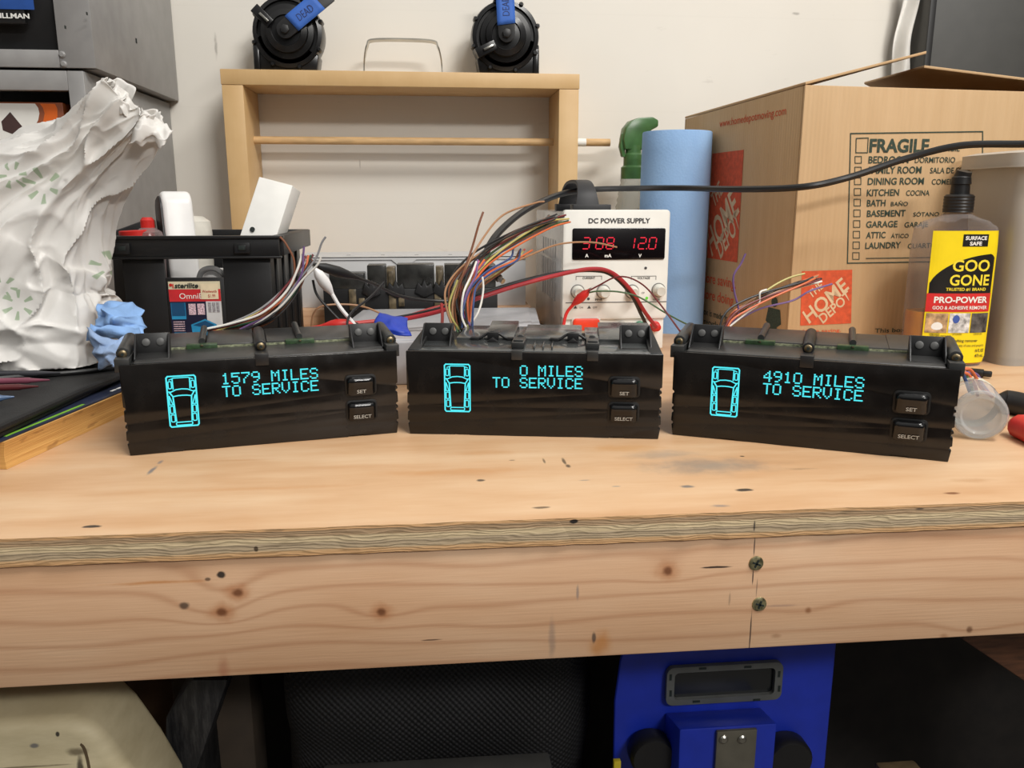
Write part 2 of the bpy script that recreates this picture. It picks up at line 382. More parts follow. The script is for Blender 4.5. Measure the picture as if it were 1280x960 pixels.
g.color(c); g.b.inputs['Roughness'].default_value = .55; g.bump(fib, .15, .001)
M_rail = g.m
mb = MB(); mb.box(-1.0, 1.7, RY, RY+.053, RZ0, RZ1); mb.build('front_rail', M_rail, bench, bevel=.0015)
for (px, py) in ((945, 704), (949, 755)):
    p = ony(px, py, RY); mb = MB()
    mb.lathe([(.0052, -.0012), (.0062, 0), (.0058, .0010), (.0042, .0016)], (p.x, RY+.0002, p.z), (0, -1, 0), 20)
    a = random.uniform(.2, .8)
    for k in (0, 1):
        R = Matrix.Translation((p.x, RY-.0016, p.z)) @ Matrix.Rotation(a + k*PI/2, 4, 'Y')
        mb.box(-.0034, .0034, -.0004, .0003, -.0007, .0007, 1, R)
    mb.build('screw', [mat('zinc_screw', (160, 154, 120), .35, .9, var=.3, scale=300), M_ink], bench)
MB().box(-.95, 1.69, 1.22, 1.235, -.90, -.024).build('added_shade_board', mat('shade_board_dark', (30, 26, 23), .8, var=.2), bench, bevel=.001)  # added dark board: hides the lit wall, keeps the space under the bench black
for lx in (-.95, 1.60):
    for ly in (BF+.06, WALL-.10): MB().box(lx, lx+.09, ly, ly+.09, -.90, -.023).build('leg', M_rail, bench, bevel=.002)

# ---------------------------------------------------------------- display modules
FONT5 = {'0':'01110100011000110001100011000101110','1':'00100011000010000100001000010001110','4':'00010001100101010010111110001000010','5':'11111100001111000001000011000101110','7':'11111000010001000100010000100001000','9':'01110100011000101111000010001001100',
 'M':'10001110111010110101100011000110001','I':'01110001000010000100001000010001110','L':'10000100001000010000100001000011111','E':'11111100001000011110100001000011111','S':'01110100011000001110000011000101110',
 'T':'11111001000010000100001000010000100','O':'01110100011000110001100011000101110','R':'11110100011000111110101001001010001','V':'10001100011000110001100010101000100','C':'01110100011000010000100001000101110',' ':'0'*35}
M_vfd = emit('cyan_display', (78, 232, 242), 1.2)
M_lensface = None
g = NT('device_faceplate'); n = g.noise(g.tc, 26, 4, .6)
g.color(g.ramp(n, [(.3, (15, 13, 12)), (.7, (22, 19, 17))])); g.put(g.b.inputs['Roughness'], g.smooth(g.noise(g.tc, 40, 4), .3, .8, .16, .34)); M_lensface = g.m
M_cover = mat('satin_grey_cover', (48, 48, 48), .34, var=.12)
M_coverg = mat('gloss_grey_cover', (70, 72, 72), .16, var=.12)
M_pcb = mat('green_circuit_board', (44, 66, 40), .4, var=.25, scale=200)
M_pcbedge = mat('board_edge', (120, 124, 100), .5, var=.4, scale=400)
M_btn = mat('button_gloss', (16, 16, 17), .12, var=.1)
WIRECOL = dict(brown=(122, 72, 44), orange=(208, 104, 58), tan=(164, 122, 88), green=(74, 104, 70), yellow=(186, 176, 104), blue=(48, 70, 118), black=(26, 26, 28), white=(226, 222, 214), pink=(226, 110, 150), purple=(118, 90, 138), red=(176, 50, 48), grey=(140, 140, 142), darkgreen=(36, 76, 54), darkred=(110, 36, 40))
def wire_mat(k): return mat('wire_'+k, WIRECOL[k], .45, var=.05)
def device(label, a, ang, line1, line2, kind):
    th = math.radians(ang); W = .257; H_ = .0865
    t = thing('display_module', label, 'display module', a, th, 'vehicle display modules on the bench')
    # body behind the faceplate
    mb = MB(); mb.hexa([(.004,.005,.0),(W-.004,.005,.0),(W-.008,.135,.0),(.008,.135,.0),(.004,.005,.0855),(W-.004,.005,.0855),(W-.008,.135,.086),(.008,.135,.086)])
    for k in range(6):
        zc = .008 + k*.0125; mb.box(W-.0045, W-.001, .012, .10, zc, zc+.005); mb.box(.001, .0045, .012, .10, zc, zc+.005)
    mb.build('housing', M_blackm, t, bevel=.0008)
    # faceplate with notched side edges
    rnd = random.Random(len(line1)*3+5)
    R_ = [(W, H_)]
    z = H_
    for zc in (.050, .044, .030, .024, .012):
        R_ += [(W, zc+.0028), (W-.0018, zc+.0022), (W-.0022, zc), (W-.0004, zc-.0006)]
    R_ += [(W-.002, .0)]
    bot = [(W*.86, .0), (W*.86, .0012), (W*.80, .0012), (W*.80, 0), (W*.25, .0), (W*.25, .0012), (W*.19, .0012), (W*.19, 0)]
    L_ = [(.002, 0)]
    for zc in (.012, .024, .030, .044):
        L_ += [(.0004, zc-.0006), (.0020, zc), (.0016, zc+.0022), (.0, zc+.0028)]
    L_ += [(0, H_)]
    MB().prism(R_ + bot + L_, 0, .0055).build('faceplate', M_lensface, t, bevel=.0006)
    # top ledge and rear cover
    mb = MB(); mb.hexa([(.012,.004,.084),(W-.012,.004,.084),(W-.012,.050,.084),(.012,.050,.084),(.012,.005,.0872),(W-.012,.005,.0872),(W-.012,.050,.0905),(.012,.050,.0905)])
    if kind == 'clips':
        for (xa, xb, zt) in ((.044, .074, .0955), (.044+.03, .105, .1015), (.105, .115, .095), (.115, .177, .0975), (.180, .195, .0950), (.195, .252, .1010)):
            mb.hexa([(xa,.0515,.084),(xb,.0515,.084),(xb,.134,.084),(xa,.134,.084),(xa,.0515,.0925),(xb,.0515,.0925),(xb,.132,zt-.002),(xa,.132,zt-.002)])
        for k in range(3):
            mb.box(.128+k*.009, .1295+k*.009, .010, .046, .0885, .0915, 0, Matrix.Translation((0,0,0)))
        mb.build('top_cover', M_coverg, t, bevel=.0007)
        for xc in (.0835, .1677):
            m2 = MB(); 
            m2.tube(spline([(xc-.024,.050,.0915),(xc-.014,.050,.0925),(xc-.007,.051,.0965),(xc,.051,.0985),(xc+.007,.051,.0965),(xc+.014,.050,.0925),(xc+.024,.050,.0915)], 6), .0016, 8)
            m2.box(xc-.006, xc+.006, .047, .053, .0915, .0990); m2.box(xc-.024, xc-.015, .047, .054, .0905, .0935); m2.box(xc+.015, xc+.024, .047, .054, .0905, .0935)
            m2.prism([(xc-.006,.0900),(xc+.006,.0900),(xc,.0945)], .040, .048)
            m2.build('latch_clip', M_black, t, bevel=.0004)
        for xc in (.1123, .1877):
            m2 = MB(); m2.box(xc-.0055, xc+.0055, -.0012, .012, .0790, .0885); m2.box(xc-.0065, xc+.0065, .012, .050, .0885, .0945)
            m2.box(xc-.005, xc+.005, .018, .030, .0945, .0962, 0); m2.cyl((xc,.050,.0925),(xc,.056,.0925),.004)
            m2.build('mounting_tab', M_dkgrey, t, bevel=.0006)
        for sx, xa in ((1, 0.0), (-1, W)):
            m2 = MB(); m2.hexa([(xa,.004,.083),(xa+sx*.014,.004,.083),(xa+sx*.014,.075,.083),(xa+sx*.004,.075,.083),(xa+sx*.001,.006,.0875),(xa+sx*.014,.006,.0875),(xa+sx*.014,.075,.1015),(xa+sx*.0065,.075,.1015)])
            m2.build('end_shoulder', M_blackm, t, bevel=.0006)
    else:
        segs = ((.014, .072, .0950), (.074, .120, .0960), (.133, .250, .0955)) if kind == 'three_a' else ((.014, .120, .0955), (.131, .20, .0950), (.20, .25, .0960))
        for (xa, xb, zt) in segs:
            mb.hexa([(xa,.056,.084),(xb,.056,.084),(xb,.134,.084),(xa,.134,.084),(xa,.056,.0930),(xb,.056,.0930),(xb,.132,zt),(xa,.132,zt)])
        mb.box(.118, .134, .056, .134, .084, .0915)
        mb.build('top_cover', M_cover, t, bevel=.0006)
        m2 = MB(); m2.box(.040, .222, .0515, .0530, .088, .0922); m2.build('board_edge', M_pcbedge, t)
        for xc in ((.0707, .1658) if kind == 'three_a' else (.0786, .1668)):
            m2 = MB(); m2.box(xc-.0145, xc+.0145, .0480, .0580, .088, .0945)
            m2.box(xc-.0015, xc+.0015, .0470, .0485, .0925, .0948, 1)
            m2.build('circuit_board', [M_pcb, M_brass], t, bevel=.0004)
            m2 = MB(); m2.cyl((xc, .058, .0962), (xc, .132, .0985), .0032, .0036, 16); m2.build('standoff', M_dkgrey, t)
        for k, xc in enumerate((.0025, .1262, .2535)):
            m2 = MB()
            if k == 1:
                m2.cyl((xc, .020, .0945), (xc, .105, .0965), .0056, .0058, 20); m2.box(xc-.0062, xc+.0062, -.001, .020, .079, .0905)
            else:
                m2.cyl((xc, .016, .0945), (xc, .082, .0985), .0062, .0066, 12); m2.box(xc-.0065, xc+.0065, .002, .06, .080, .0920)
            b = m2.build('screw_boss', M_black if k == 1 else M_dkgrey, t, bevel=.0005)
            m2 = MB(); yy = .019 if k == 1 else .015
            m2.lathe([(.0038, 0), (.0038, .0012), (.0030, .0018), (.0012, .0019)], (xc, yy, .0945), (0, -1, 0), 16); m2.cyl((xc, yy-.003, .0945), (xc, yy-.0026, .0945), .0015, n=6, m=1)
            m2.build('screw', [M_brass, M_ink], b)
    # perforated corner brackets
    for xa in (.011, .2155):
        xb = xa+.0315; m2 = MB()
        m2.slab([(xa,.042,.088),(xb,.042,.088),(xb,.046,.1085),(xa,.046,.1085)], (0,.0018,0)); m2.box(xa, xb, .016, .046, .0868, .0885)
        for s_ in (xa, xb-.0016):
            m2.prism([(.016,.0875),(.046,.0875),(.047,.1085),(.041,.1085)], s_, s_+.0016, 'yz')
        br = m2.build('corner_bracket', M_black, t, bevel=.0004)
        m2 = MB()
        for hx in (xa+.0095, xa+.0225):
            m2.lathe([(.0037, 0), (.0037, .0014), (.0030, .0018)], (hx, .0445, .1000), (0, -1, .15), 18)
        m2.build('rivet', mat('hole_disc_grey', (92, 92, 91), .45), br)  # grey discs added in place of holes that show the grey cover behind
    # buttons
    for (zc, word, ww) in ((.0530, 'SET', .0092), (.0270, 'SELECT', .0178)):
        xc = .2195; m2 = MB(); m2.prism(rrect(xc-.0158, xc+.0158, zc-.0108, zc+.0108, .0045), -.0010, .002)
        fr_ = m2.build('button_surround', mat('button_well', (8, 8, 8), .5), t, bevel=.0004)
        m2 = MB()
        prof = [(-.0096, 0.0), (-.0094, -.0034), (-.002, -.0048), (.0030, -.0074), (.0070, -.0078), (.0090, -.0052), (.0096, 0.0)]
        ring = []
        for s_ in range(9):
            x = -.0138 + .0276*s_/8; k = 1.0 if abs(x) < .0112 else .80
            if abs(x) > .0134: k = .45
            ring.append([(xc+x, -.0009 + y*k*1.0, zc + z_*(1 if k > .9 else .93 if k > .6 else .8)) for (z_, y) in prof])
        m2.rings(ring, True, True, True); bt = m2.build('button', M_btn, t, ang=60)
        printed('button_lettering', [txt(word, xc, -.0, .0036, ww, .015, align='C')], lambda x, z, zc=zc: (x, -.0054 - .00045*0, zc - .0070 + z*.97) if False else (x, -.0009-.0034-.0014*((z+.0024)/.0074) - .0009, zc - .0070 + z), mat('button_letter_ink', (176, 176, 170), .6), bt)
    # glowing vacuum-fluorescent characters and vehicle outline
    items = []
    px = .00158; pz = .00158
    for ln_, z0 in ((line1, .0628), (line2, .0504)):
        for i, ch in enumerate(ln_):
            bits = FONT5[ch]
            for r in range(7):
                for cc in range(5):
                    if bits[r*5+cc] == '1':
                        xx = .0878 + i*.00916 + cc*px; zz_ = z0 + (6-r)*pz
                        items.append(rect2(xx, xx+px*.98, zz_, zz_+pz*.82))
    fp = None
    printed('glowing_text', items, front(.0005), M_vfd, t, 'glowing cyan dot matrix text')
    cx0, cx1, cz0, cz1 = .0392, .0648, .0248, .0736
    def U(u, v): return (cx0+(cx1-cx0)*u, cz0+(cz1-cz0)*v)
    LW = .00112; it = []
    def rr(u0, u1, v0, v1, r=.03): return [U(u, v) for u, v in [(u0+r*1.6, v0), (u1-r*1.6, v0), (u1, v0+r), (u1, v1-r), (u1-r*1.6, v1), (u0+r*1.6, v1), (u0, v1-r), (u0, v0+r)]]
    it.append(ribbon2(rr(0, 1, 0, 1), LW*1.25, True))
    it.append(ribbon2([U(.20, .96), U(.21, .74)], LW)); it.append(ribbon2([U(.80, .96), U(.79, .74)], LW))
    it.append(ribbon2([U(.08, .93), U(.25, .965), U(.75, .965), U(.92, .93)], LW*.8))
    it.append(ribbon2([U(.07, .68), U(.3, .735), U(.5, .745), U(.7, .735), U(.93, .68)], LW))
    it.append(ribbon2([U(.18, .60), U(.35, .615), U(.5, .618), U(.65, .615), U(.82, .60)], LW))
    it.append(ribbon2([U(.07, .69), U(.18, .60), U(.23, .10)], LW*1.15)); it.append(ribbon2([U(.93, .69), U(.82, .60), U(.77, .10)], LW*1.15))
    for s_ in (0, 1):
        f_ = (lambda u: 1-u) if s_ else (lambda u: u)
        def q(u0, u1, v0, v1):
            a_, b_ = sorted((f_(u0), f_(u1))); return ribbon2(rr(a_, b_, v0, v1, .015), LW*.85, True)
        it += [q(.05, .16, .76, .90), q(.05, .17, .27, .41), q(.06, .19, .10, .24)]
        it.append(ribbon2([U(f_(.05), .62), U(f_(.16), .44), U(f_(.05), .44), U(f_(.05), .62)], LW*.85))
        it.append(ribbon2([U(f_(.03), .70), U(f_(.12), .69)], LW))
    it.append(ribbon2(rr(.22, .78, .025, .085, .015), LW*.9, True))
    printed('glowing_vehicle_outline', it, front(.0005), M_vfd, t, 'glowing cyan outline of a vehicle seen from above')
    return t
def wires(parent, defs, r=.0011):
    inv = parent.matrix_basis.inverted() if parent else Matrix()
    for col, pts in defs:
        W_ = [inv @ (ony(*p)) for p in pts]
        mb = MB(); mb.tube(spline(W_, 8), r if col not in ('thick',) else r, 7)
        o = mb.build('wire', wire_mat(col), parent); o['label'] = col.replace('dark', 'dark ') + ' wire'
def bundle(parent, cols, path, spread, tipspread, rnd, r=.0011, ext=.0):
    """wires that follow one path of (px, py, y) with a scatter of their own"""
    defs = []
    for k, col in enumerate(cols):
        ph = rnd.uniform(0, 6.28); q = []
        ax = rnd.uniform(-1, 1); ay = rnd.uniform(-1, 1); e = rnd.uniform(-ext, 0)
        n = len(path)
        for i, (x, y, d) in enumerate(path):
            t_ = i/(n-1); sp_ = spread*(1-t_)+tipspread*t_
            kk = math.sin(PI*min(1, .25+t_*.9))
            q.append((x + ax*sp_*(.5+kk*.6) + (e if i == n-1 else 0) + 1.8*math.sin(ph+i*1.7), y + ay*sp_*(.35+kk*.6) + 1.8*math.cos(ph+i*1.3), d + .012*math.sin(ph+2*k)))
        defs.append((col, q))
    wires(parent, defs, r)

dL = device('black display module on the left, glowing text reads 1579 MILES TO SERVICE', (-.2865, .7768, 0), 12.56, '1579 MILES', 'TO SERVICE', 'three_a')
dM = device('black display module in the middle, glowing text reads 0 MILES TO SERVICE', (-.0264, .8282, 0), -10.16, '   0 MILES', 'TO SERVICE', 'clips')
dR = device('black display module on the right, glowing text reads 4910 MILES TO SERVICE', (.2417, .7989, 0), -26.73, '4910 MILES', 'TO SERVICE', 'three_b')
rnd = random.Random(11)
# middle harness: climbs behind the module and arches to the power supply
bundle(dM, ['green', 'black', 'brown', 'blue', 'darkgreen', 'tan', 'black', 'yellow', 'green', 'orange', 'brown', 'grey', 'black', 'darkgreen', 'brown', 'green', 'black', 'tan', 'darkred', 'grey'],
       [(577, 412, .955), (570, 385, .965), (574, 358, .98), (598, 326, 1.02), (640, 298, 1.08), (682, 279, 1.14), (714, 274, 1.19)], 12, 14, rnd, .0013, 24)
bundle(dM, ['orange', 'yellow', 'blue', 'blue', 'red', 'brown'], [(582, 412, .955), (582, 385, .96), (590, 362, .975), (612, 343, 1.0), (640, 326, 1.05), (664, 312, 1.1)], 8, 8, rnd, .0013, 24)
bundle(dM, ['purple', 'pink', 'orange', 'white', 'purple'], [(584, 412, .95), (574, 394, .955), (577, 368, .96), (590, 346, .975), (604, 328, .99)], 7, 8, rnd, .0013, 10)
wires(dM, [('brown', [(572, 412, .95), (569, 380, .955), (578, 345, .96), (590, 310, .97), (598, 282, .975), (604, 265, .98)]),
           ('tan', [(568, 412, .95), (566, 378, .955), (580, 340, .97), (605, 296, 1.0), (630, 268, 1.06), (668, 254, 1.1), (680, 252, 1.12)]),
           ('tan', [(586, 412, .955), (590, 370, .97), (620, 340, 1.0), (660, 320, 1.08), (700, 305, 1.15), (740, 303, 1.2), (771, 309, 1.22)]),
           ('white', [(580, 412, .95), (592, 400, .95), (600, 384, .955), (604, 362, .965), (603, 346, .97)]),
           ('yellow', [(574, 412, .95), (564, 396, .95), (562, 378, .955), (572, 350, .96)])], .0013)
# left harness
bundle(dL, ['brown', 'orange', 'black', 'darkred', 'white', 'brown', 'black', 'grey', 'darkred', 'darkgreen', 'black', 'brown'],
       [(262, 416, .93), (300, 409, .935), (335, 395, .94), (362, 368, .95), (376, 342, .955), (388, 322, .96)], 6, 11, rnd, .0013, 6)
wires(dL, [('brown', [(330, 400, .94), (362, 370, .945), (368, 330, .95), (358, 306, .95), (350, 296, .95)]),
           ('purple', [(300, 412, .935), (350, 385, .94), (376, 345, .945), (379, 320, .945), (380, 308, .945)]),
           ('grey', [(340, 396, .94), (372, 352, .945), (394, 324, .95), (402, 304, .95), (407, 296, .95)]),
           ('white', [(310, 412, .935), (350, 384, .935), (378, 350, .94), (396, 332, .94), (401, 322, .94)]),
           ('yellow', [(270, 414, .93), (300, 402, .935), (332, 386, .94), (352, 372, .945)])], .0012)
# right harness
bundle(dR, ['brown', 'orange', 'black', 'white', 'darkred', 'orange', 'tan', 'black', 'black', 'brown', 'tan', 'darkred'],
       [(902, 416, .93), (912, 398, .935), (930, 383, .94), (962, 366, .95), (1000, 354, .96), (1028, 348, .97)], 6, 7, rnd, .0013, 22)
wires(dR, [('purple', [(908, 410, .93), (923, 392, .93), (918, 365, .93), (917, 345, .93), (926, 330, .93), (932, 317, .93)]),
           ('yellow', [(906, 412, .935), (930, 388, .94), (960, 362, .945), (985, 348, .95), (1006, 342, .95)]),
           ('purple', [(915, 404, .93), (950, 386, .94), (990, 376, .95), (1012, 364, .95), (1040, 355, .955)]),
           ('white', [(912, 408, .925), (932, 392, .93), (948, 380, .935), (950, 366, .935), (958, 362, .94)])], .0012)

# ---------------------------------------------------------------- power supply
pa = Vector((.2035, 1.272, 0)); pth = math.radians(3.2) - YAW*.55
psu = thing('bench_power_supply', 'white and grey bench power supply with glowing red digits, behind the middle module', 'power supply', pa, pth)
PP = Plane(pa, pth); PW = .1665; PH = .2205; PD = .355
M_case = mat('grey_steel_case', (188, 186, 184), .22, .15, var=.03)
M_cream = mat('cream_plastic', (230, 229, 222), .45, var=.02)
mb = MB(); mb.box(.004, PW-.004, .012, PD, .008, PH-.004)
mb.build('case', M_case, psu, bevel=.003)
mb = MB()
for k in range(6):
    for j in range(3): mb.box(.0034, .0045, .10+k*.03, .118+k*.03, .07+j*.035, .10+j*.035)
mb.build('side_vents', mat('vent_grey', (168, 166, 166), .3, .15), psu)
mb = MB(); mb.prism(rrect(0, PW, .052, PH, .006), 0, .018); mb.box(.002, PW-.003, .0035, .018, .004, .053)
mb.build('front_panel', M_cream, psu, bevel=.0015)
for k in (0.012, PW-.03):
    for yy in (.02, PD-.04): MB().cyl((k+.009, yy+.01, 0), (k+.009, yy+.01, .009), .009).build('foot', M_rubber, psu)
u0, z0 = PP.uv(715, 325); u1, z1 = PP.uv(832, 285)
MB().prism(rrect(u0, u1, z0, z1, .003), -.0015, .004).build('display_window', mat('display_glass', (14, 10, 12), .12), psu, bevel=.0006)
SEG = {'0':'abcdef','1':'bc','2':'abged','3':'abgcd','8':'abcdefg'}
M_led = emit('red_led', (255, 30, 60), .95)
def seven(ch, x, z, w_, h):
    sh = .12; out = []
    P = {'a':((0,1),(1,1)),'b':((1,1),(1,.5)),'c':((1,.5),(1,0)),'d':((0,0),(1,0)),'e':((0,.5),(0,0)),'f':((0,1),(0,.5)),'g':((0,.5),(1,.5))}
    for s_ in SEG[ch]:
        (a, b), (c_, d) = P[s_]; g_ = .12
        if a == c_: b, d = b - g_*.5, d + g_*.5
        else: a, c_ = a + g_, c_ - g_
        out.append(ribbon2([(x+a*w_+b*h*sh, z+b*h), (x+c_*w_+d*h*sh, z+d*h)], w_*.16))
    return out
it = []
for ch, pxx in (('3', 727), ('0', 744), ('8', 757)):
    a = PP.uv(pxx, 311); b = PP.uv(pxx+9, 297); it += seven(ch, a[0], a[1], b[0]-a[0], b[1]-a[1])
printed('glowing_digits', it, front(.0021), M_led, psu, 'glowing red digits of the current reading'); it = []
for ch, pxx in (('1', 783), ('2', 797), ('0', 810)):
    a = PP.uv(pxx, 311); b = PP.uv(pxx+9, 297); it += seven(ch, a[0], a[1], b[0]-a[0], b[1]-a[1])
a = PP.uv(807, 311.5); it.append(rect2(a[0], a[0]+.0018, a[1], a[1]+.0018))
printed('glowing_digits', it, front(.0021), M_led, psu, 'glowing red digits of the voltage reading')
it = []
for w_, pxx in (('A', 731), ('mA', 755.5), ('V', 797.5)):
    a = PP.uv(pxx, 321.5); b = PP.uv(pxx+1, 317.2); it.append(txt(w_, a[0], a[1], b[1]-a[1], None, .03))
printed('unit_lettering', it, front(.0021), M_inkw, psu, 'white lettering A mA V')
it = []
a = PP.uv(735.5, 279); b = PP.uv(813, 272.5); it.append(txt('DC POWER SUPPLY', a[0], a[1], b[1]-a[1], b[0]-a[0], .03))
for pxa, pxb, word in ((720, 752, 'CURRENT'), (789, 820, 'VOLTAGE')):
    a = PP.uv(pxa, 350); b = PP.uv(pxb, 345); it.append(ribbon2([(a[0], a[1]), (a[0], b[1]), (b[0], b[1]), (b[0], a[1])], .0007))
    c0 = (a[0]+b[0])/2; it.append(txt(word, c0, a[1]+.0013, .0034, .020, .02, align='C'))
a = PP.uv(707, 379); b = PP.uv(833, 378); it.append(rect2(a[0], b[0], a[1], a[1]+.0012))
for pxx, w_ in ((724, 'ON'), (741, 'OFF')):
    a = PP.uv(pxx, 385.5); it.append(txt(w_, a[0], a[1], .0028)); it.append(poly2([(a[0]-.009, a[1]), (a[0]-.003, a[1]), (a[0]-.006, a[1]+.0045)]))
for pxx in (749, 821):
    a = PP.uv(pxx-5, 375.5); it.append(txt('COARSE' if pxx > 800 else 'FINE', a[0], a[1], .0026, .011, .03))
for pxx, pyy in ((807, 335), (735.5, 373.5)):
    a = PP.uv(pxx, pyy); it.append(poly2([(a[0]+.0022*math.cos(k*PI/6), a[1]+.0022*math.sin(k*PI/6)) for k in range(12)]))
a = PP.uv(802, 367); it.append(txt('CV', a[0], a[1], .0026, None, .02))
printed('panel_lettering', it, front(.0005), mat('grey_ink', (66, 66, 68), .6), psu, 'dark grey panel lettering')
a = PP.uv(813, 372.5); 
MB().cyl((a[0]-.006, .001, a[1]), (a[0]-.006, -.0012, a[1]), .0022, n=12).build('indicator_lamp', emit('green_lamp', (120, 230, 60), .9), psu)
for (pxx, pyy) in ((722, 364.5), (754, 364.5), (790, 364.5), (823, 362.5)):
    a = PP.uv(pxx, pyy); mb = MB()
    mb.lathe([(.0112, 0), (.0112, .0008)], (a[0], .0, a[1]), (0, -1, 0), 28, 1)
    mb.lathe([(.0098, .0006), (.0094, .007), (.0078, .0085), (.0074, .016), (.0066, .0172), (.004, .0168), (.0015, .0168)], (a[0], 0, a[1]), (0, -1, -.05), 28)
    mb.build('knob', [mat('ivory_knob', (216, 214, 204), .4, var=.02), mat('knob_ring', (120, 118, 116), .5)], psu)
a = PP.uv(715, 414); b = PP.uv(750, 397); m2 = MB(); m2.prism(rrect(a[0]-.001, b[0]+.001, a[1]-.001, b[1]+.001, .006), -.0005, .005); 
pb = m2.build('power_switch', mat('switch_bezel', (214, 210, 200), .4), psu, bevel=.0006)
MB().prism(rrect(a[0]+.001, b[0]-.001, a[1]+.0015, b[1]-.001, .005), -.005, .003).build('rocker', mat('red_orange_plastic', (236, 66, 36), .35), pb, bevel=.002)
for (pxx, col, lab) in ((800, 'green', 'green terminal'), (819, 'red', 'red terminal'), (777, 'black', 'grey terminal')):
    a = PP.uv(pxx, 408); mb = MB(); mb.lathe([(.0085, -.003), (.0085, .002), (.0062, .003), (.006, .010), (.006, .016), (.004, .017)], (a[0], .003, a[1]), (0, -1, 0), 20)
    tag(mb.build('terminal', {'green': mat('green_plastic', (40, 120, 84), .4), 'red': M_red, 'black': mat('grey_term', (190, 186, 176), .4)}[col], psu), lab)
mb = MB(); xc = PP.uv(738, 258)[0] + .001; sw = .016
arc = spline([(xc, .030, PH-.004), (xc, .040, PH+.028), (xc, .075, PH+.0425), (xc, .16, PH+.0425), (xc, .195, PH+.028), (xc, .205, PH-.004)], 6)
rs = []
for i, p in enumerate(arc):
    t_ = (arc[min(i+1, len(arc)-1)]-arc[max(i-1, 0)]).normalized(); nn = Vector((1, 0, 0)).cross(t_)*.003
    hw = sw*(1.25 - .5*max(0, (p.z-PH)/.0425)) if True else sw
    rs.append([p+Vector((-hw,0,0))-nn, p+Vector((hw,0,0))-nn, p+Vector((hw,0,0))+nn, p+Vector((-hw,0,0))+nn])
mb.rings(rs); mb.box(xc-.024, xc+.036, .022, .048, PH-.006, PH+.008); mb.box(xc-.024, xc+.024, .19, .212, PH-.006, PH+.008)
mb.build('carry_handle', mat('black_handle', (40, 40, 42), .55), psu, bevel=.0012)

# ---------------------------------------------------------------- leads and clips
def cable(name, label, cat, pts, r, material, extra=None, n=10):
    W_ = [ony(*p) for p in pts]; base = W_[0].copy()
    t = thing(name, label, cat, base); mb = MB(); mb.tube([p-base for p in spline(W_, 10)], r, n); mb.build('cord', material, t)
    return t, base
M_cab = mat('black_cable', (24, 24, 25), .42, var=.1)
t, b = cable('power_cable', 'long thick black cable drooping across the cardboard box and over the power supply', 'cable',
    [(1420, 178, .98), (1340, 178, 1.0), (1280, 180, 1.04), (1200, 182, 1.08), (1130, 199, 1.11), (1060, 222, 1.125), (1000, 234, 1.13), (920, 236.5, 1.22), (850, 235, 1.37), (790, 235.5, 1.40), (740, 237, 1.40), (700, 243, 1.36), (658, 262, 1.22), (624, 290, 1.12), (607, 318, 1.07), (608, 336, 1.05), (618, 343, 1.04)], .0047, M_cab)
mb = MB(); p = ony(615, 341, 1.04)-b; q = ony(624, 348, 1.03)-b; mb.cyl(p, q, .0052, n=14); mb.build('plug', M_black, t)
mb = MB(); mb.cyl(q, ony(629, 352, 1.025)-b, .0036, n=14); mb.build('plug_barrel', M_steel, t)
t, b = cable('output_lead', 'thick twin red and black lead arching in front of the power supply knobs', 'lead',
    [(470, 404, 1.12), (520, 396, 1.12), (560, 386, 1.12), (600, 372, 1.12), (650, 356, 1.14), (700, 343, 1.16), (740, 336, 1.18), (765, 341, 1.19), (788, 362, 1.2), (806, 390, 1.225), (820, 409, 1.25)], .0030, mat('red_lead', (168, 40, 48), .4))
mb = MB(); W_ = [ony(x, y+dy, d+.004)-b for (x, y, d), dy in zip([(470, 404, 1.12), (520, 396, 1.12), (560, 386, 1.12), (600, 372, 1.12), (650, 356, 1.14), (700, 343, 1.16), (740, 336, 1.18), (765, 341, 1.19), (788, 362, 1.2), (802, 390, 1.225), (812, 412, 1.25)], (-2, -3, -3, -4, -4, -2, 2, 3, 5, 4, 3))]
mb.tube(spline(W_, 10), .0028, 10); tag(mb.build('cord', M_cab, t), 'black cord')
def clip(name, label, p0, p1, r, material, cord_pts, cord_r, cord_mat):
    A = ony(*p0); B = ony(*p1); t = thing(name, label, 'clip lead', A); d = (B-A)
    mb = MB(); L = d.length; mb.lathe([(r*.25, -L*.12), (r*.5, 0), (r*.95, L*.15), (r*1.15, L*.5), (r*.9, L*.75), (r*.5, L*.95), (r*.35, L*1.05)], (0,0,0), d, 14)
    mb.build('boot', material, t)
    mb = MB(); mb.tube(spline([d*.95]+[ony(*q)-A for q in cord_pts], 10), cord_r, 8); mb.build('cord', cord_mat, t)
    mb = MB(); n_ = d.normalized(); mb.slab([-n_*L*.22+Vector((0,0,.001)), -n_*L*.22+Vector((.0,.002,.001)), Vector((0,.003,.003)), Vector((0,-.001,.003))], (0,0,-.0012)); mb.slab([-n_*L*.22+Vector((0,0,-.002)), -n_*L*.22+Vector((0,.002,-.002)), Vector((0,.003,-.004)), Vector((0,-.001,-.004))], (0,0,.0012)); mb.build('jaw', M_steel, t)
    return t
clip('alligator_clip', 'black alligator clip lead stretched in front of the black connector strip', (398, 332, 1.0), (446, 347, 1.03), .0058, M_rubber, [(470, 356, 1.06), (500, 370, 1.10), (540, 376, 1.13), (575, 375, 1.14), (610, 366, 1.15)], .0022, M_cab)
clip('alligator_clip', 'white alligator clip lead hanging beside the black bin', (395, 338, .99), (415, 367, 1.0), .0062, M_white, [(425, 384, 1.0), (440, 402, 1.0), (450, 414, 1.0)], .0024, M_white)
clip('alligator_clip', 'red alligator clip gripping two thin wires in front of the power supply knobs', (735, 364, 1.2), (716, 381, 1.21), .0062, M_red, [(708, 392, 1.21), (704, 410, 1.2), (703, 425, 1.19)], .0024, M_red)
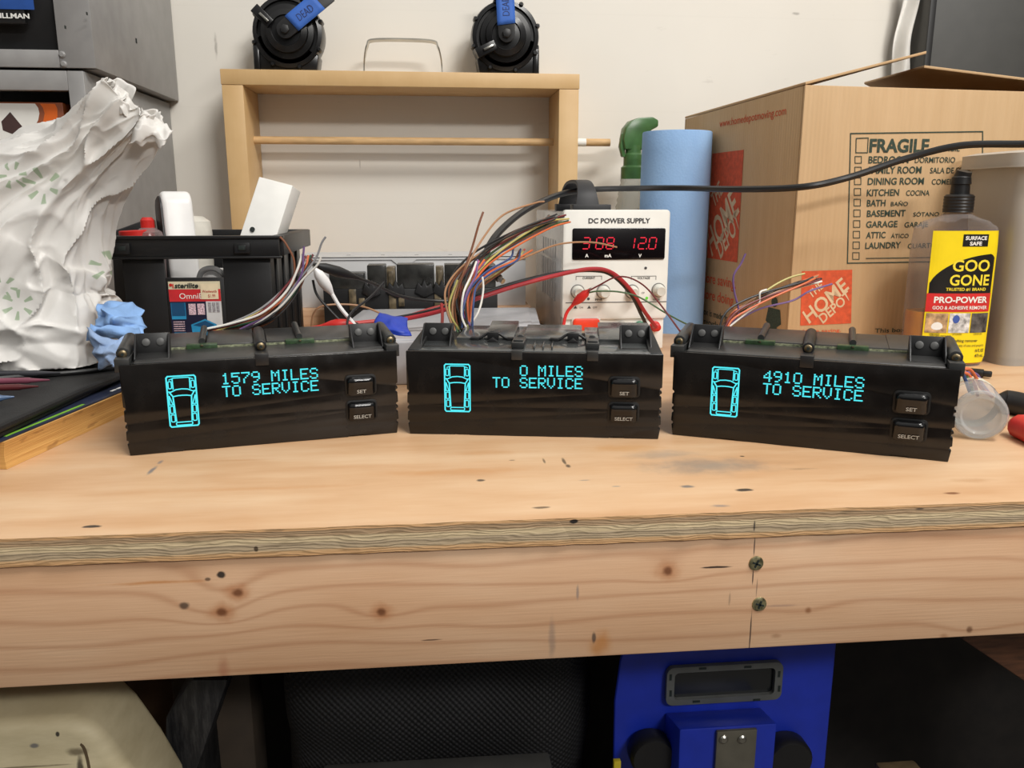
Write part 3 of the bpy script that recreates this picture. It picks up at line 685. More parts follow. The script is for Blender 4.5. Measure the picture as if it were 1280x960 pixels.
clip('alligator_clip', 'red alligator clip lying behind the left module next to the blue tape', (440, 405, 1.0), (405, 407, 1.0), .0065, M_red, [(392, 410, 1.0), (375, 412, 1.0), (350, 416, 1.0)], .0024, M_red)
def strand(label, col, pts, r=.0012, name='loose_wire', cat='wire', group=None):
    W_ = [ony(*p) for p in pts]; b = W_[0].copy(); mb = MB(); mb.tube([p-b for p in spline(W_, 10)], r, 8); o = mb.build(name, wire_mat(col)); o.location = b
    return tag(o, label, cat, group)
strand('thin brown and red wire arching from the red clip over the right knobs', 'darkred', [(735, 364, 1.195), (750, 356, 1.19), (768, 347, 1.18), (786, 347, 1.17), (806, 358, 1.15), (825, 380, 1.1), (850, 414, 1.0)])
strand('thin green wire running from the red clip across the knobs to the paper roll', 'green', [(735, 366, 1.2), (748, 364, 1.19), (775, 365, 1.18), (800, 372, 1.17), (830, 390, 1.15), (856, 404, 1.1), (885, 416, 1.0)])
strand('thin black wire curving down left of the white clip', 'black', [(391, 350, 1.0), (396, 368, 1.0), (410, 385, 1.0), (428, 404, 1.0), (436, 414, 1.0)], .0015)
strand('thin black wire looping down in front of the red clip', 'black', [(480, 353, 1.05), (462, 372, 1.02), (440, 390, .99), (434, 406, .97), (440, 418, .95)], .0015)
strand('thin brown wire arching low over the white tray edge', 'tan', [(389, 412, 1.03), (392, 392, 1.03), (405, 382, 1.03), (440, 381, 1.04), (465, 387, 1.05), (490, 400, 1.06)], .0012)
strand('red cable running along the white tray towards the middle module', 'red', [(400, 409, 1.12), (455, 403, 1.13), (500, 398, 1.14), (545, 385, 1.15), (575, 380, 1.16)], .003)
strand('short red wire standing behind the middle module', 'red', [(552, 380, 1.08), (553, 395, 1.06), (552, 412, 1.0)], .002)

# ---------------------------------------------------------------- cardboard moving box
ba = Vector((.5400, 1.203, 0)); bth = math.radians(6.0)
box = thing('moving_box', 'open brown cardboard moving box printed with a FRAGILE checklist and orange squares', 'box', ba + Vector((0, 0, .0012)), bth)
BP = Plane(ba, bth); BW, BD, BH = .575, .43, .395
g = NT('cardboard'); X = g.sep(g.tc)
n = g.noise(g.vmath('MULTIPLY', g.tc, (10, 10, .8)), 6, 4, .6)
c = g.ramp(n, [(.25, (190, 156, 114)), (.75, (200, 167, 126))])
flu = g.math('SINE', g.math('MULTIPLY', g.math('ADD', X[0], X[1]), 900))
g.color(c); g.b.inputs['Roughness'].default_value = .72; g.bump(g.math('ADD', g.math('MULTIPLY', flu, .2), g.noise(g.tc, 18, 4)), .18, .003)
M_card = g.m
T = .005
mb = MB()
def wall_panel(fn, nu=10, nv=10): mb.grid(fn, nu, nv)
def bul(u, v): return .008*math.sin(PI*u)*math.sin(PI*v)
vs_o = []
mb.slab([(0,0,0),(BW,0,0),(BW,0,BH),(0,0,BH)], (0,T,0)); mb.slab([(0,BD-T,0),(BW,BD-T,0),(BW,BD-T,BH-.008),(0,BD-T,BH-.008)], (0,T,0))
mb.slab([(0,T,0),(0,BD-T,0),(0,BD-T,BH-.008),(0,T,BH)], (T,0,0)); mb.slab([(BW-T,T,0),(BW-T,BD-T,0),(BW-T,BD-T,BH-.008),(BW-T,T,BH)], (T,0,0))
mb.slab([(T,T,0),(BW-T,T,0),(BW-T,BD-T,0),(T,BD-T,0)], (0,0,T))
mb.build('carton', M_card, box, bevel=.0018)
inv = Matrix.Translation(ba) @ Matrix.Rotation(bth, 4, 'Z'); inv = inv.inverted()
A0 = Vector((0, 0, BH)); B0 = Vector((0, BD, BH-.008))
tipA = inv @ ony(1158, 68, 1.30); tipB = tipA + Vector((0, BD*.80, -.006))
camL = inv @ CP
mb = MB(); mb.slab([A0, tipA, tipB, B0], (0, 0, .004)); mb.build('flap', M_card, box, bevel=.001)
tA = inv @ ony(1155, 86, 1.26); tB = inv @ ony(1080, 106, 1.58)
hA = Vector((BW, .0, BH)); hB = Vector((BW, BD, BH-.005))
mb = MB(); mb.slab([tA, hA, hB, tB], (0, 0, .004)); mb.build('flap', M_card, box, bevel=.001)
mb = MB(); mb.slab([(T, .002, BH-.003), (BW-T, .002, BH-.003), (BW-T, .06, BH-.205), (T, .06, BH-.205)], (0,.004,0)); mb.build('flap', M_card, box, bevel=.001)
g_ink = mat('green_black_ink', (52, 66, 54), .75, var=.2, scale=400)
M_org = mat('orange_ink', (206, 84, 46), .75, var=.08, scale=120)
it = []
def bx(px, py): return BP.uv(px, py)
def bt(s_, x0, x1, yb, hpx, bold=.02):
    a = bx(x0, yb); b = bx(x1, yb-hpx); r_ = .012
    return txt(s_, a[0], a[1], b[1]-a[1], (b[0]-a[0]), bold, rot=r_)
q = [bx(1063, 168), bx(1228, 165.5), bx(1227, 327), bx(1059, 330)]
it.append(ribbon2(q[::-1], .0018, True))
q = [bx(1070, 174), bx(1085, 173.5), bx(1084, 192), bx(1069.5, 192)]; it.append(ribbon2(q, .0014, True))
it.append(bt('FRAGILE', 1086, 1162, 191, 15.5, .035)); it.append(bt('FRÁGIL', 1172, 1200, 190, 8, .02))
rows = [('BEDROOM', 'DORMITORIO', 1085, 1136, 1143, 1194, 205), ('FAMILY ROOM', 'SALA DE ESTAR', 1085, 1152, 1162, 1217, 218), ('DINING ROOM', 'COMEDOR', 1084, 1155, 1164, 1204, 232),
        ('KITCHEN', 'COCINA', 1083, 1124, 1132, 1162, 246), ('BATH', 'BAÑO', 1083, 1107, 1113, 1135, 259), ('BASEMENT', 'SÓTANO', 1083, 1132, 1141, 1174, 272), ('GARAGE', 'GARAJE', 1082, 1122, 1130, 1160, 285.5), ('ATTIC', 'ÁTICO', 1082, 1107, 1113, 1136, 299), ('LAUNDRY', 'CUARTO', 1081, 1126, 1134, 1170, 312)]
for k, (e, s_, a, b, c_, d, y) in enumerate(rows):
    it.append(bt(e, a, b, y, 8.2, .022)); it.append(bt(s_, c_, d, y-.4, 6.6, .012))
for k in range(10):
    y = 205 + k*13.35; xs = 1068.5 - k*.32
    q = [bx(xs, y), bx(xs+8, y), bx(xs+8, y-8.4), bx(xs, y-8.4)]; it.append(ribbon2(q, .0011, True))
a = bx(1082, 324); b = bx(1220, 322); it.append(ribbon2([a, b], .0013))
printed('checklist_lettering', it, front(.0006), g_ink, box, 'dark green printed room checklist')
def square(pl, corners, mapping, name):
    vs = [pl(*c_) for c_ in corners]; printed(name, [poly2(vs)], mapping, M_org, box, 'orange printed square')
sq = [(1000, 408), (1063.5, 405), (1065, 338), (1002, 340)]
square(bx, sq, front(.0006), 'orange_square')
M_cardl = mat('pale_card_letters', (214, 186, 148), .72, var=.06)
def logo_text(x0, z0, x1, z1, kx=1.0):
    w_ = x1-x0; h = z1-z0; an = math.radians(40); L = []
    L.append(txt('THE', x0+w_*.17, z0+h*.49, h*.15, w_*.34, .02, rot=an))
    L.append(txt('HOME', x0+w_*.17, z0+h*.02, h*.28, w_*1.06, .02, rot=an))
    L.append(txt('DEPOT', x0+w_*.47, z0+h*.01, h*.19, w_*.78, .02, rot=an))
    L2 = []
    for vs, fs in L:                   # the lettering stays within the square
        L2.append(([(min(max(v[0], x0), x1), min(max(v[1], z0), z1)) for v in vs], fs))
    return L2
a = bx(1001, 407); b = bx(1064, 339)
printed('square_lettering', logo_text(a[0], a[1], b[0], b[1]), front(.0010), M_cardl, box, 'pale lettering on the orange square')
it = []; a = bx(1003, 417); b = bx(1051, 411.5); it.append(txt('More saving.', a[0], a[1], b[1]-a[1], b[0]-a[0], .01)); printed('slogan_lettering', it, front(.0006), M_org, box)
it = []
a = bx(1093, 417); b = bx(1140, 410); it.append(txt('This box is', a[0], a[1], b[1]-a[1], b[0]-a[0], .01)); a = bx(1096, 426); it.append(txt('100% recycled', a[0], a[1], b[1]-bx(1093, 417)[1], .075, .01))
printed('footer_lettering', it, front(.0006), g_ink, box)
# left side of the box (seen from outside, text reads back to front)
LP_ = Plane(ba, bth + PI/2)
def sx(px, py): u, z = LP_.uv(px, py); return BD-u, z
def smap(x, z): return (-.0006, BD-x, z)
q = [sx(884, 326), sx(929, 330), sx(931, 188), sx(890, 192)]
a = (sx(884, 326)[0], q[1][1]); b = (sx(930, 188)[0], q[2][1])
printed('orange_square', [poly2([(a[0], a[1]), (b[0], a[1]), (b[0], b[1]), (a[0], b[1])])], smap, M_org, box, 'orange printed square')
printed('square_lettering', logo_text(a[0], a[1], b[0], b[1]), lambda x, z: (-.0010, BD-x, z), M_cardl, box, 'pale lettering on the orange square')
p = sx(900, 150); q2 = sx(984, 126)
printed('web_address_lettering', [txt('www.homedepotmoving.com', p[0], BH-.036, .012, q2[0]-p[0], .005)], smap, M_org, box)
printed('slogan_lettering', [txt('More saving.', a[0]-.02, a[1]-.045, .018, .14, .01), txt('More doing.', a[0]-.02, a[1]-.075, .018, .14, .01)], smap, M_org, box)
it = [txt('This box is made from', a[0]-.05, a[1]-.105, .012, .17, .01), txt('100% recycled fiber', a[0]-.05, a[1]-.123, .012, .17, .01)]
# lifting figure pictogram
p = sx(966, 415); cx_, cz_ = p[0], p[1]
printed('footer_lettering', it, smap, g_ink, box)
it = [poly2([(cx_+.010*math.cos(k*PI/6), cz_+.046+.008*math.sin(k*PI/6)) for k in range(12)]), poly2([(cx_-.018, cz_+.036), (cx_+.018, cz_+.036), (cx_+.024, cz_+.014), (cx_+.012, cz_+.008), (cx_+.010, cz_-.01), (cx_-.010, cz_-.01), (cx_-.012, cz_+.008), (cx_-.024, cz_+.014)]), rect2(cx_-.019, cx_-.004, cz_-.04, cz_-.01), rect2(cx_+.004, cx_+.019, cz_-.04, cz_-.01)]
printed('lifting_figure_print', it, smap, g_ink, box)

# ---------------------------------------------------------------- blue paper roll, spray bottle
g = NT('blue_paper'); n = g.noise(g.vmath('MULTIPLY', g.tc, (1, 1, .5)), 14, 5)
g.color(g.ramp(n, [(.3, (136, 172, 216)), (.7, (152, 188, 228))])); g.b.inputs['Roughness'].default_value = .9
dots = g.n.new('ShaderNodeTexVoronoi'); dots.inputs['Scale'].default_value = 240; g.l.new(g.tc, dots.inputs[0]); g.bump(g.math('ADD', g.math('MULTIPLY', dots.outputs[0], .5), n), .25, .002); M_bluep = g.m
roll = thing('paper_towel_roll', 'tall roll of blue shop paper towels standing between the power supply and the cardboard box', 'paper roll', (.4425, 1.50, 0), 0)
RR = .0615; RH = .353
mb = MB(); n_ = 56; rs = []
prof = [(RR*.3, .002), (RR, 0), (RR, .03)] + [(RR, RH*k/10) for k in range(1, 10)] + [(RR*1.0, RH-.002), (RR*.985, RH), (RR*.36, RH-.004), (RR*.33, RH-.03)]
for r_, h in prof:
    rs.append([(r_*(1+.012*noise.noise((math.cos(2*PI*k/n_)*2, math.sin(2*PI*k/n_)*2, h*9)))*math.cos(2*PI*k/n_), r_*(1+.012*noise.noise((math.cos(2*PI*k/n_)*2, math.sin(2*PI*k/n_)*2, h*9)))*math.sin(2*PI*k/n_), h) for k in range(n_)])
mb.rings(rs, True, True, True); mb.build('paper', M_bluep, roll)
mb = MB(); mb.lathe([(RR*.32, .0), (RR*.32, RH-.002), (RR*.27, RH-.002), (RR*.27, .0)], n=24, cap0=False, cap1=False); mb.build('core', M_card, roll)
sp_ = thing('spray_bottle', 'clear ribbed spray bottle with a green trigger head, behind the blue paper roll', 'spray bottle', (.404, 1.665, 0), math.radians(8))
zt = .352
mb = MB(); prof = [(.036, 0), (.040, .01), (.040, .17), (.036, .19)] + [(.036-.014*k/14 + (.0012 if k % 2 else -.0008), .19+.0065*k) for k in range(15)] + [(.018, .288)]
mb.lathe(prof, n=28); mb.build('bottle', clear('ribbed_clear_plastic', (246, 247, 244), .30, (226, 228, 222)), sp_)
M_grn = mat('green_trigger_plastic', (70, 108, 62), .3, var=.15)
mb = MB(); mb.lathe([(.0235, .276), (.0235, .298), (.019, .302), (.019, .322), (.016, .326), (.016, .34)], n=24); mb.build('collar', M_grn, sp_)
mb = MB(); mb.prism([(-.022, .332), (-.026, .352), (-.022, .372), (-.010, .386), (.006, .392), (.034, .394), (.046, .388), (.046, .376), (.030, .368), (.026, .352), (.020, .332)], -.014, .014); mb.build('trigger_head', M_grn, sp_, bevel=.003)
mb = MB(); mb.prism([(-.014, .372), (-.026, .362), (-.030, .338), (-.024, .318), (-.018, .318), (-.020, .34), (-.012, .356)], -.006, .006); mb.build('trigger', M_grn, sp_, bevel=.0015)

# ---------------------------------------------------------------- adhesive remover bottle (tilted a little)
gb = ony(1188, 457, 1.105); gb = Vector((.748, 1.135, 0))
goo = thing('spray_bottle', 'clear bottle of amber adhesive remover with a yellow label and black nozzle', 'bottle', gb, 0, rot=(0, 0, -YAW))
HW0 = .0505
def hw(z): # half width by height
    pts = [(0, .053), (.010, .0585), (.10, .0590), (.17, .0585), (.196, .0565), (.206, .043), (.213, .023), (.217, .0165), (.226, .0165)]
    for (a, b), (c_, d) in zip(pts, pts[1:]):
        if z <= c_: t_ = (z-a)/(c_-a); t_ = t_*t_*(3-2*t_) if a > .18 else t_; return b+(d-b)*t_
    return pts[-1][1]
def gy(x, z):
    w_ = hw(z); dd = min(.027, w_); k = max(0.0, 1-abs(x/w_)**2.8); return -dd*k**(1/2.8)
def gring(z, sc_=1.0, n=40):
    out = []; w_ = hw(z)*sc_; dd = min(.027, hw(z))*sc_; e = 2/2.8 if z < .209 else 2/2.0
    for k in range(n):
        a = 2*PI*k/n; c_, s_ = math.cos(a), math.sin(a)
        out.append((w_*math.copysign(abs(c_)**e, c_), dd*math.copysign(abs(s_)**e, s_), z))
    return out
mb = MB(); mb.rings([gring(z) for z in [0, .004, .010, .03, .06, .10, .13, .17, .185, .196, .199, .202, .206, .210, .213, .217, .226]]); mb.build('bottle', clear('clear_bottle_plastic', (240, 238, 236), .09, (214, 208, 208)), goo)
mb = MB(); mb.rings([gring(z, .955) for z in [.002, .010, .03, .05, .078]]); mb.build('liquid', mat('amber_liquid', (196, 128, 24), .25, var=.1), goo)
M_noz = mat('black_nozzle', (22, 22, 23), .4)
mb = MB(); mb.lathe([(.0200, .218)] + [(.0200 - (.0006 if k % 2 else 0), .218+.0022*k) for k in range(1, 11)] + [(.0175, .2425), (.0128, .2435), (.0122, .256), (.0136, .257), (.0126, .266), (.0110, .268), (.005, .268)], n=32); mb.build('nozzle', M_noz, goo, ang=25)
mb = MB(); mb.lathe([(.0112, -.002), (.0100, .007), (.004, .008)], (.001, -.001, .268), (.12, -.25, 1), 20); mb.build('nozzle_tip', M_noz, goo)
LZ0, LZ1 = .005, .193
LX0, LX1 = -.0430, .0535
def lab(e): return lambda x, z: (x, gy(x, z) - e, z)
def Lz(v): return LZ0+(LZ1-LZ0)*v
def Lx(u): return LX0+(LX1-LX0)*u
def gm(rx0, rx1, rz0, rz1, n=18, k=14): return rect2(Lx(rx0), Lx(rx1), Lz(rz0), Lz(rz1), n, k)
lb = printed('label', [gm(0, 1, 0, 1, 20, 20)], lab(.0010), mat('yellow_label', (244, 218, 22), .4, var=.02), goo)
def curve_band(fn_top, fn_bot, u0, u1, n=24):
    vs = []; fs = []
    for i in range(n+1):
        u = u0+(u1-u0)*i/n; vs += [(Lx(u), Lz(fn_bot(u))), (Lx(u), Lz(fn_top(u)))]
    for i in range(n): fs.append((2*i, 2*i+2, 2*i+3, 2*i+1))
    return vs, fs
def arcf(u):
    k = u/.96; 
    return .545 + .285*max(0, math.sin(min(1, k)*PI*.5))**.42 if u < .86 else .83 - .035*((u-.86)/.10)**2*1.0
printed('black_panel', [curve_band(arcf, lambda u: .535, .02, .95), rect2(Lx(.42), Lx(.80), Lz(.885), Lz(.975), 8, 2)], lab(.0014), mat('label_black', (16, 16, 16), .4), lb)
printed('red_band', [gm(.0, .96, .395, .535, 18, 3)], lab(.00145), mat('label_red', (204, 44, 44), .4), lb)
printed('picture_strip', [gm(.02, .33, .235, .385, 6, 3)], lab(.0015), mat('label_picture_brown', (170, 140, 104), .5, var=.4, scale=90), lb)
printed('picture_strip', [gm(.35, .66, .235, .385, 6, 3)], lab(.0015), mat('label_picture_pale', (190, 190, 184), .5, var=.5, scale=110), lb)
printed('picture_strip', [gm(.68, .96, .235, .385, 6, 3)], lab(.0015), mat('label_picture_dark', (74, 72, 70), .5, var=.5, scale=110), lb)
W_L = LX1-LX0
printed('yellow_lettering', [txt('GOO', Lx(.31), Lz(.703), .0160, W_L*.56, .02), txt('GONE', Lx(.29), Lz(.597), .0150, W_L*.60, .02), txt('TRUSTED #1 BRAND', Lx(.25), Lz(.556), .0042, W_L*.60, .02)], lab(.0019), mat('label_yellow_ink', (244, 222, 60), .4, var=.02), lb)
printed('white_lettering', [txt('SURFACE', Lx(.45), Lz(.934), .0052, W_L*.32, .035), txt('SAFE', Lx(.52), Lz(.894), .0052, W_L*.18, .035), txt('PRO-POWER', Lx(.10), Lz(.465), .0088, W_L*.80, .03), txt('GOO & ADHESIVE REMOVER', Lx(.09), Lz(.415), .0048, W_L*.82, .02)], lab(.0019), M_inkw, lb)
printed('picture_splash', [poly2([(Lx(.18)+.008*math.cos(k*PI/6), Lz(.28)+.0055*math.sin(k*PI/6)*(1.3 if k < 6 else .8)) for k in range(12)])], lab(.0019), M_inkw, lb)
printed('black_lettering', [txt('Helps keep messes away', Lx(.10), Lz(.205), .0034, W_L*.30, .0), txt('fast washing remover', Lx(.32), Lz(.165), .0040, W_L*.50, .01), txt('safe on a variety of uses and projects', Lx(.32), Lz(.128), .0036, W_L*.62, .0), txt('CAUTION', Lx(.38), Lz(.075), .0036, W_L*.2, .01), txt('16 FL OZ', Lx(.80), Lz(.085), .0044, W_L*.15, .02), txt('473 mL', Lx(.80), Lz(.045), .0044, W_L*.15, .02), txt('MESSES', Lx(.09), Lz(.218), .0026, W_L*.14), txt('STICKERS', Lx(.42), Lz(.218), .0026, W_L*.14), txt('CRAYON', Lx(.74), Lz(.218), .0026, W_L*.14)], lab(.0019), M_ink, lb)
printed('blue_spot', [poly2([(Lx(.45)+.005*math.cos(k*PI/6), Lz(.34)+.006*math.sin(k*PI/6)) for k in range(12)])], lab(.0019), mat('label_blue', (60, 90, 170), .5), lb)

# ---------------------------------------------------------------- translucent tote at the right edge
tt = thing('storage_tote', 'translucent milky plastic tote with a thick rim at the right edge of the bench', 'tote', (.822, 1.10, 0), math.radians(0))
M_tote = clear('milky_plastic', (222, 216, 206), .55, (206, 202, 194), .3, var=.05)
mb = MB()
zs = [0, .006, .03, .10, .20, .285]
def tr(z, inset=0): 
    k = -.016*z/.285; return [(x, y, z) for x, y in rrect(k+inset, .36-k-inset, k*.6+inset, .108-k*.6-inset, .018, 4)]
mb.rings([tr(z) for z in zs] + [tr(.283, .003)] + [tr(.01, .004)], True, True, True); mb.build('tub', M_tote, tt)
mb = MB(); r1 = rrect(-.030, .39, -.022, .124, .026, 4); r2 = rrect(-.014, .374, -.008, .112, .02, 4)
mb.rings([[(x, y, .279) for x, y in r1], [(x, y, .298) for x, y in r1], [(x, y, .302) for x, y in r2], [(x, y, .283) for x, y in r2]], True, False, False); mb.rings([[(x, y, .283) for x, y in r2], [(x, y, .279) for x, y in r1]], True, False, False); mb.build('rim', M_tote, tt)
tc_ = thing('folded_cardboard', 'brown cardboard pieces seen through the wall of the milky tote', 'cardboard', (.845, 1.135, .008), 0)
mb = MB(); mb.box(0, .26, 0, .05, 0, .205); mb.build('sheet', M_card, tc_, bevel=.002); mb = MB(); mb.box(.02, .24, -.012, -.002, 0, .14); mb.build('sheet', M_card, tc_, bevel=.001)

# ---------------------------------------------------------------- dark panel at the top right
pd = ony(1157, 60, 1.705)
dk = thing('dark_cabinet', 'tall charcoal grey metal cabinet behind the cardboard box at top right', 'cabinet', (pd.x, 1.705, 0), 0)
M_char = mat('charcoal_paint', (58, 58, 55), .5, var=.05)
MB().box(0, .62, 0, .088, 0, .85).build('body', M_char, dk, bevel=.003)
MB().box(-.001, .012, -.004, .0005, 0, .85).build('edge_trim', mat('black_edge', (22, 22, 22), .5), dk, bevel=.001)
mb = MB()
def pap(u, v):
    z = .44 + .24*v; return (pd.x-.008-.026*u*(1-.25*v)+.004*math.sin(v*9), 1.74+.03*u + .006*math.sin(u*7+v*5), z + .035*u*(v < .2)*(1-v*5) + .004*noise.noise((u*5, v*9, 2)))
mb.grid(pap, 10, 24); o = mb.build('crumpled_paper', M_whitecard, recalc=False); tag(o, 'narrow crumpled strip of white paper tucked beside the charcoal cabinet', 'paper')
m_ = o.modifiers.new('thick', 'SOLIDIFY'); m_.thickness = .001

# ---------------------------------------------------------------- wooden frame with dowel, handle, horns
g = NT('birch_frame'); n = g.noise(g.vmath('MULTIPLY', g.tc, (3, 3, 3)), 5, 4)
X = g.sep(g.tc); fb = g.noise(g.vmath('MULTIPLY', g.tc, (60, 60, 4)), 3, 3)
c = g.ramp(n, [(.3, (206, 170, 118)), (.7, (216, 182, 132))]); c = g.mix(g.math('MULTIPLY', fb, .15), c, (180, 134, 80)); g.color(c); g.b.inputs['Roughness'].default_value = .5; M_birch = g.m
fr_ = thing('wooden_frame', 'pale wooden frame with a dowel across it, standing against the wall', 'frame', (-.3785, 1.66, 0), 0)
FWD = .672; FZ = .4715; FT = .0275; ST = .0395
MB().box(0, FWD, 0, WALL-1.66-.001, FZ-FT, FZ).build('top_rail', M_birch, fr_, bevel=.0012)
MB().box(.001, ST, .0005, WALL-1.66-.001, 0, FZ-FT-.0004).build('stile', M_birch, fr_, bevel=.0012)
MB().box(FWD-ST, FWD-.001, .0005, WALL-1.66-.001, 0, FZ-FT-.0004).build('stile', M_birch, fr_, bevel=.0012)
mb = MB(); mb.cyl((-.006, .075, .3502), (.750, .075, .3502), .0075, n=20); dw = mb.build('dowel', mat('dowel_wood', (204, 168, 120), .6, var=.08, stretch=(.2, 1, 1), scale=120), fr_)
MB().cyl((.674, .075, .3502), (.700, .075, .3502), .0079, n=20).build('paper_label', M_inkw, dw)
hp0 = ony(455, 89, 1.715).x + .3785; hp1 = ony(553, 91, 1.715).x + .3785; hz = ony(500, 50, 1.715).z
path = spline([(hp0, .055, FZ), (hp0+.002, .055, FZ+.03), (hp0+.008, .055, hz-.012), (hp0+.018, .055, hz-.002), ((hp0+hp1)/2, .055, hz), (hp1-.018, .055, hz-.002), (hp1-.008, .055, hz-.012), (hp1-.002, .055, FZ+.03), (hp1, .055, FZ)], 7)
rs = []
for i, p in enumerate(path):
    t_ = (path[min(i+1, len(path)-1)]-path[max(i-1, 0)]).normalized(); nn = Vector((0, 1, 0)).cross(t_)*.0012
    hwid = .004 + .010*max(0, min(1, (p.z-FZ-.02)/.03)); hv = Vector((0, hwid, 0))
    rs.append([p-hv-nn, p+hv-nn, p+hv+nn, p-hv+nn])
mb = MB(); mb.rings(rs); mb.box(hp0-.022, hp0+.004, .045, .065, FZ, FZ+.002); mb.box(hp1-.004, hp1+.022, .045, .065, FZ, FZ+.002); mb.build('wire_handle', mat('zinc_handle', (190, 186, 174), .3, .9), fr_)
M_horn = mat('horn_black_paint', (20, 20, 21), .28, var=.2)
def horn(label, px, py, flip, bracket_ang, tape_word, tang):
    p = ony(px, py, 1.715); cz = p.z - FZ; t = thing('car_horn', label, 'horn', (p.x, 1.715, FZ), 0, 'car horns on the wooden frame')
    r = .066
    mb = MB(); mb.lathe([(r*.80, .045), (r*.98, .040), (r, .02), (r*1.0, -.008), (r*.97, -.016), (r*.86, -.018), (r*.84, -.012), (r*.76, -.012), (r*.74, -.020), (r*.60, -.022), (r*.58, -.030), (r*.42, -.034), (r*.40, -.030), (r*.22, -.031), (r*.2, -.036), (r*.08, -.036)], (0, 0, cz), (0, 1, 0), 48)
    mb.build('housing', M_horn, t, ang=28)
    m2 = MB(); 
    pts = [(-flip*r*1.0, 0), (flip*.050, 0), (flip*.056, cz*.45), (flip*.02, cz*.8), (-flip*r*.8, cz*.95), (-flip*r*1.0, cz*.8)]
    m2.prism(pts if flip > 0 else pts[::-1], -.012, .042); m2.box(*(sorted((-flip*r*1.0, -flip*(r*1.0-.012)))), -.016, .045, .0, cz*.7); m2.build('trumpet', M_horn, t, bevel=.003)
    for k in range(8):
        a = .3+k*PI/4; m2 = MB(); m2.lathe([(.0048, .004), (.0048, -.017), (.003, -.021)], (r*.985*math.cos(a), 0, cz+r*.985*math.sin(a)), (0, 1, 0), 8); m2.build('bolt', M_horn, t)
    R = Matrix.Translation((0, 0, cz)) @ Matrix.Rotation(-bracket_ang, 4, 'Y')
    m2 = MB(); m2.prism([(-.016*math.cos(k*PI/8-PI/2+PI/2), -.016*math.sin(k*PI/8)) for k in range(9)] + [(.0165, .105), (-.0165, .105)], -.042, -.037, 'xz', 0, R)
    m2.cyl(R @ Vector((0, -.036, 0)), R @ Vector((0, -.049, 0)), .0085, n=6); br = m2.build('bracket', mat('bracket_black', (30, 30, 31), .45), t, bevel=.0008)
    m2 = MB(); m2.lathe([(.0042, 0), (.0042, .0008)], R @ Vector((0, -.0424, .094)), (0, -1, 0), 16); m2.build('bolt_hole', M_inkw, br)
    m2 = MB(); z0_, z1_ = (.016, .080); 
    m2.grid(lambda u, v: R @ Vector((-.0172+.0344*u, -.0432-.0006*math.sin(v*5), z0_+(z1_-z0_)*v+.003*(u-.5))), 4, 8)
    tp = m2.build('masking_tape', M_blue, br, recalc=False); mo = tp.modifiers.new('thick', 'SOLIDIFY'); mo.thickness = .0008; mo.offset = 0
    tag(tp, 'blue masking tape')
    zc = (z0_+z1_)/2
    tx = txt(tape_word, 0, -.007, .013, .034, -.01, align='C')
    Rt = R @ Matrix.Translation((0, -.0446, zc)) @ Matrix.Rotation(tang, 4, 'Y')
    printed('pen_lettering', [tx], lambda x, z: Rt @ Vector((x, 0, z)), mat('pen_ink', (40, 48, 92), .7), tp)
    m2 = MB(); a = math.radians(150 if flip > 0 else 215); R3 = Matrix.Translation((r*.72*math.cos(a), -.030, cz+r*.72*math.sin(a))) @ Matrix.Rotation(-math.radians(25) if flip < 0 else math.radians(45), 4, 'Y')
    m2.box(-.020, .020, -.008, .012, -.009, .009, 0, R3); m2.box(-.006, .016, -.012, -.008, -.003, .003, 1, R3); m2.build('terminal_block', [M_horn, M_steel], t, bevel=.001)
horn('black car horn with a tilted blue tape tag, left on the wooden frame', 361, 42, 1, math.radians(-52), 'DEAD', math.radians(-88))
horn('black car horn with an upright blue tape tag, right on the wooden frame', 631, 47, -1, math.radians(3), 'DEAD', math.radians(-90))

# ---------------------------------------------------------------- grey steel cabinets and what they hold
M_gs = mat('grey_enamel', (150, 149, 148), .38, .1, var=.04, bump=.03, bscale=60)
def cabinet(label, x_r, z0, z1, yb, yf, ox1, oz0, oz1, w_=.5):
    t = thing('steel_cabinet', label, 'cabinet', (x_r, yf, z0)); D = yb-yf; H2 = z1-z0
    mb = MB(); T2 = .004
    mb.box(-T2, 0, 0, D, 0, H2); mb.box(-w_, -w_+T2, 0, D, 0, H2); mb.box(-w_+T2, -T2, D-T2, D, 0, H2)
    mb.box(-w_+T2, -T2, 0, D-T2, 0, T2); mb.box(-w_+T2, -T2, 0, D-T2, H2-T2, H2); mb.build('shell', M_gs, t, bevel=.0015)
    mb = MB(); oz0 -= z0; oz1 -= z0; ox1 -= x_r
    mb.box(ox1, -.0005, -.004, .012, 0, H2); mb.box(-w_, ox1, -.004, .012, 0, max(oz0, .004)); 
    if oz1 < H2-.002: mb.box(-w_, ox1, -.004, .012, oz1, H2)
    mb.build('front_frame', M_gs, t, bevel=.0012)
    mb = MB(); mb.box(-w_+T2, -T2-.001, .012, D-T2, max(oz0-.012, .0045), max(oz0-.008, .008)); mb.build('shelf', M_gs, t)
    return t
cz = ony(97, 89, 1.376).z; cx = -.489
op = ony(72, 62, 1.37); cxu = ony(99, 40, 1.376).x
up = cabinet('upper grey steel cabinet holding the blue labelled fastener tray, stacked at top left', -.4935, cz+.004, cz+.36, WALL-.002, 1.376, op.x, op.z, cz+.355)
mb = MB()
for (px, py) in ((77, 68), (79, 80)):
    p = ony(px, py, 1.37); mb.lathe([(.005, .004), (.005, -.001), (.003, -.003)], (p.x+.4935, -.004, p.z-cz-.004), (0, 1, 0), 14)
mb.build('rivets', M_gs, up)
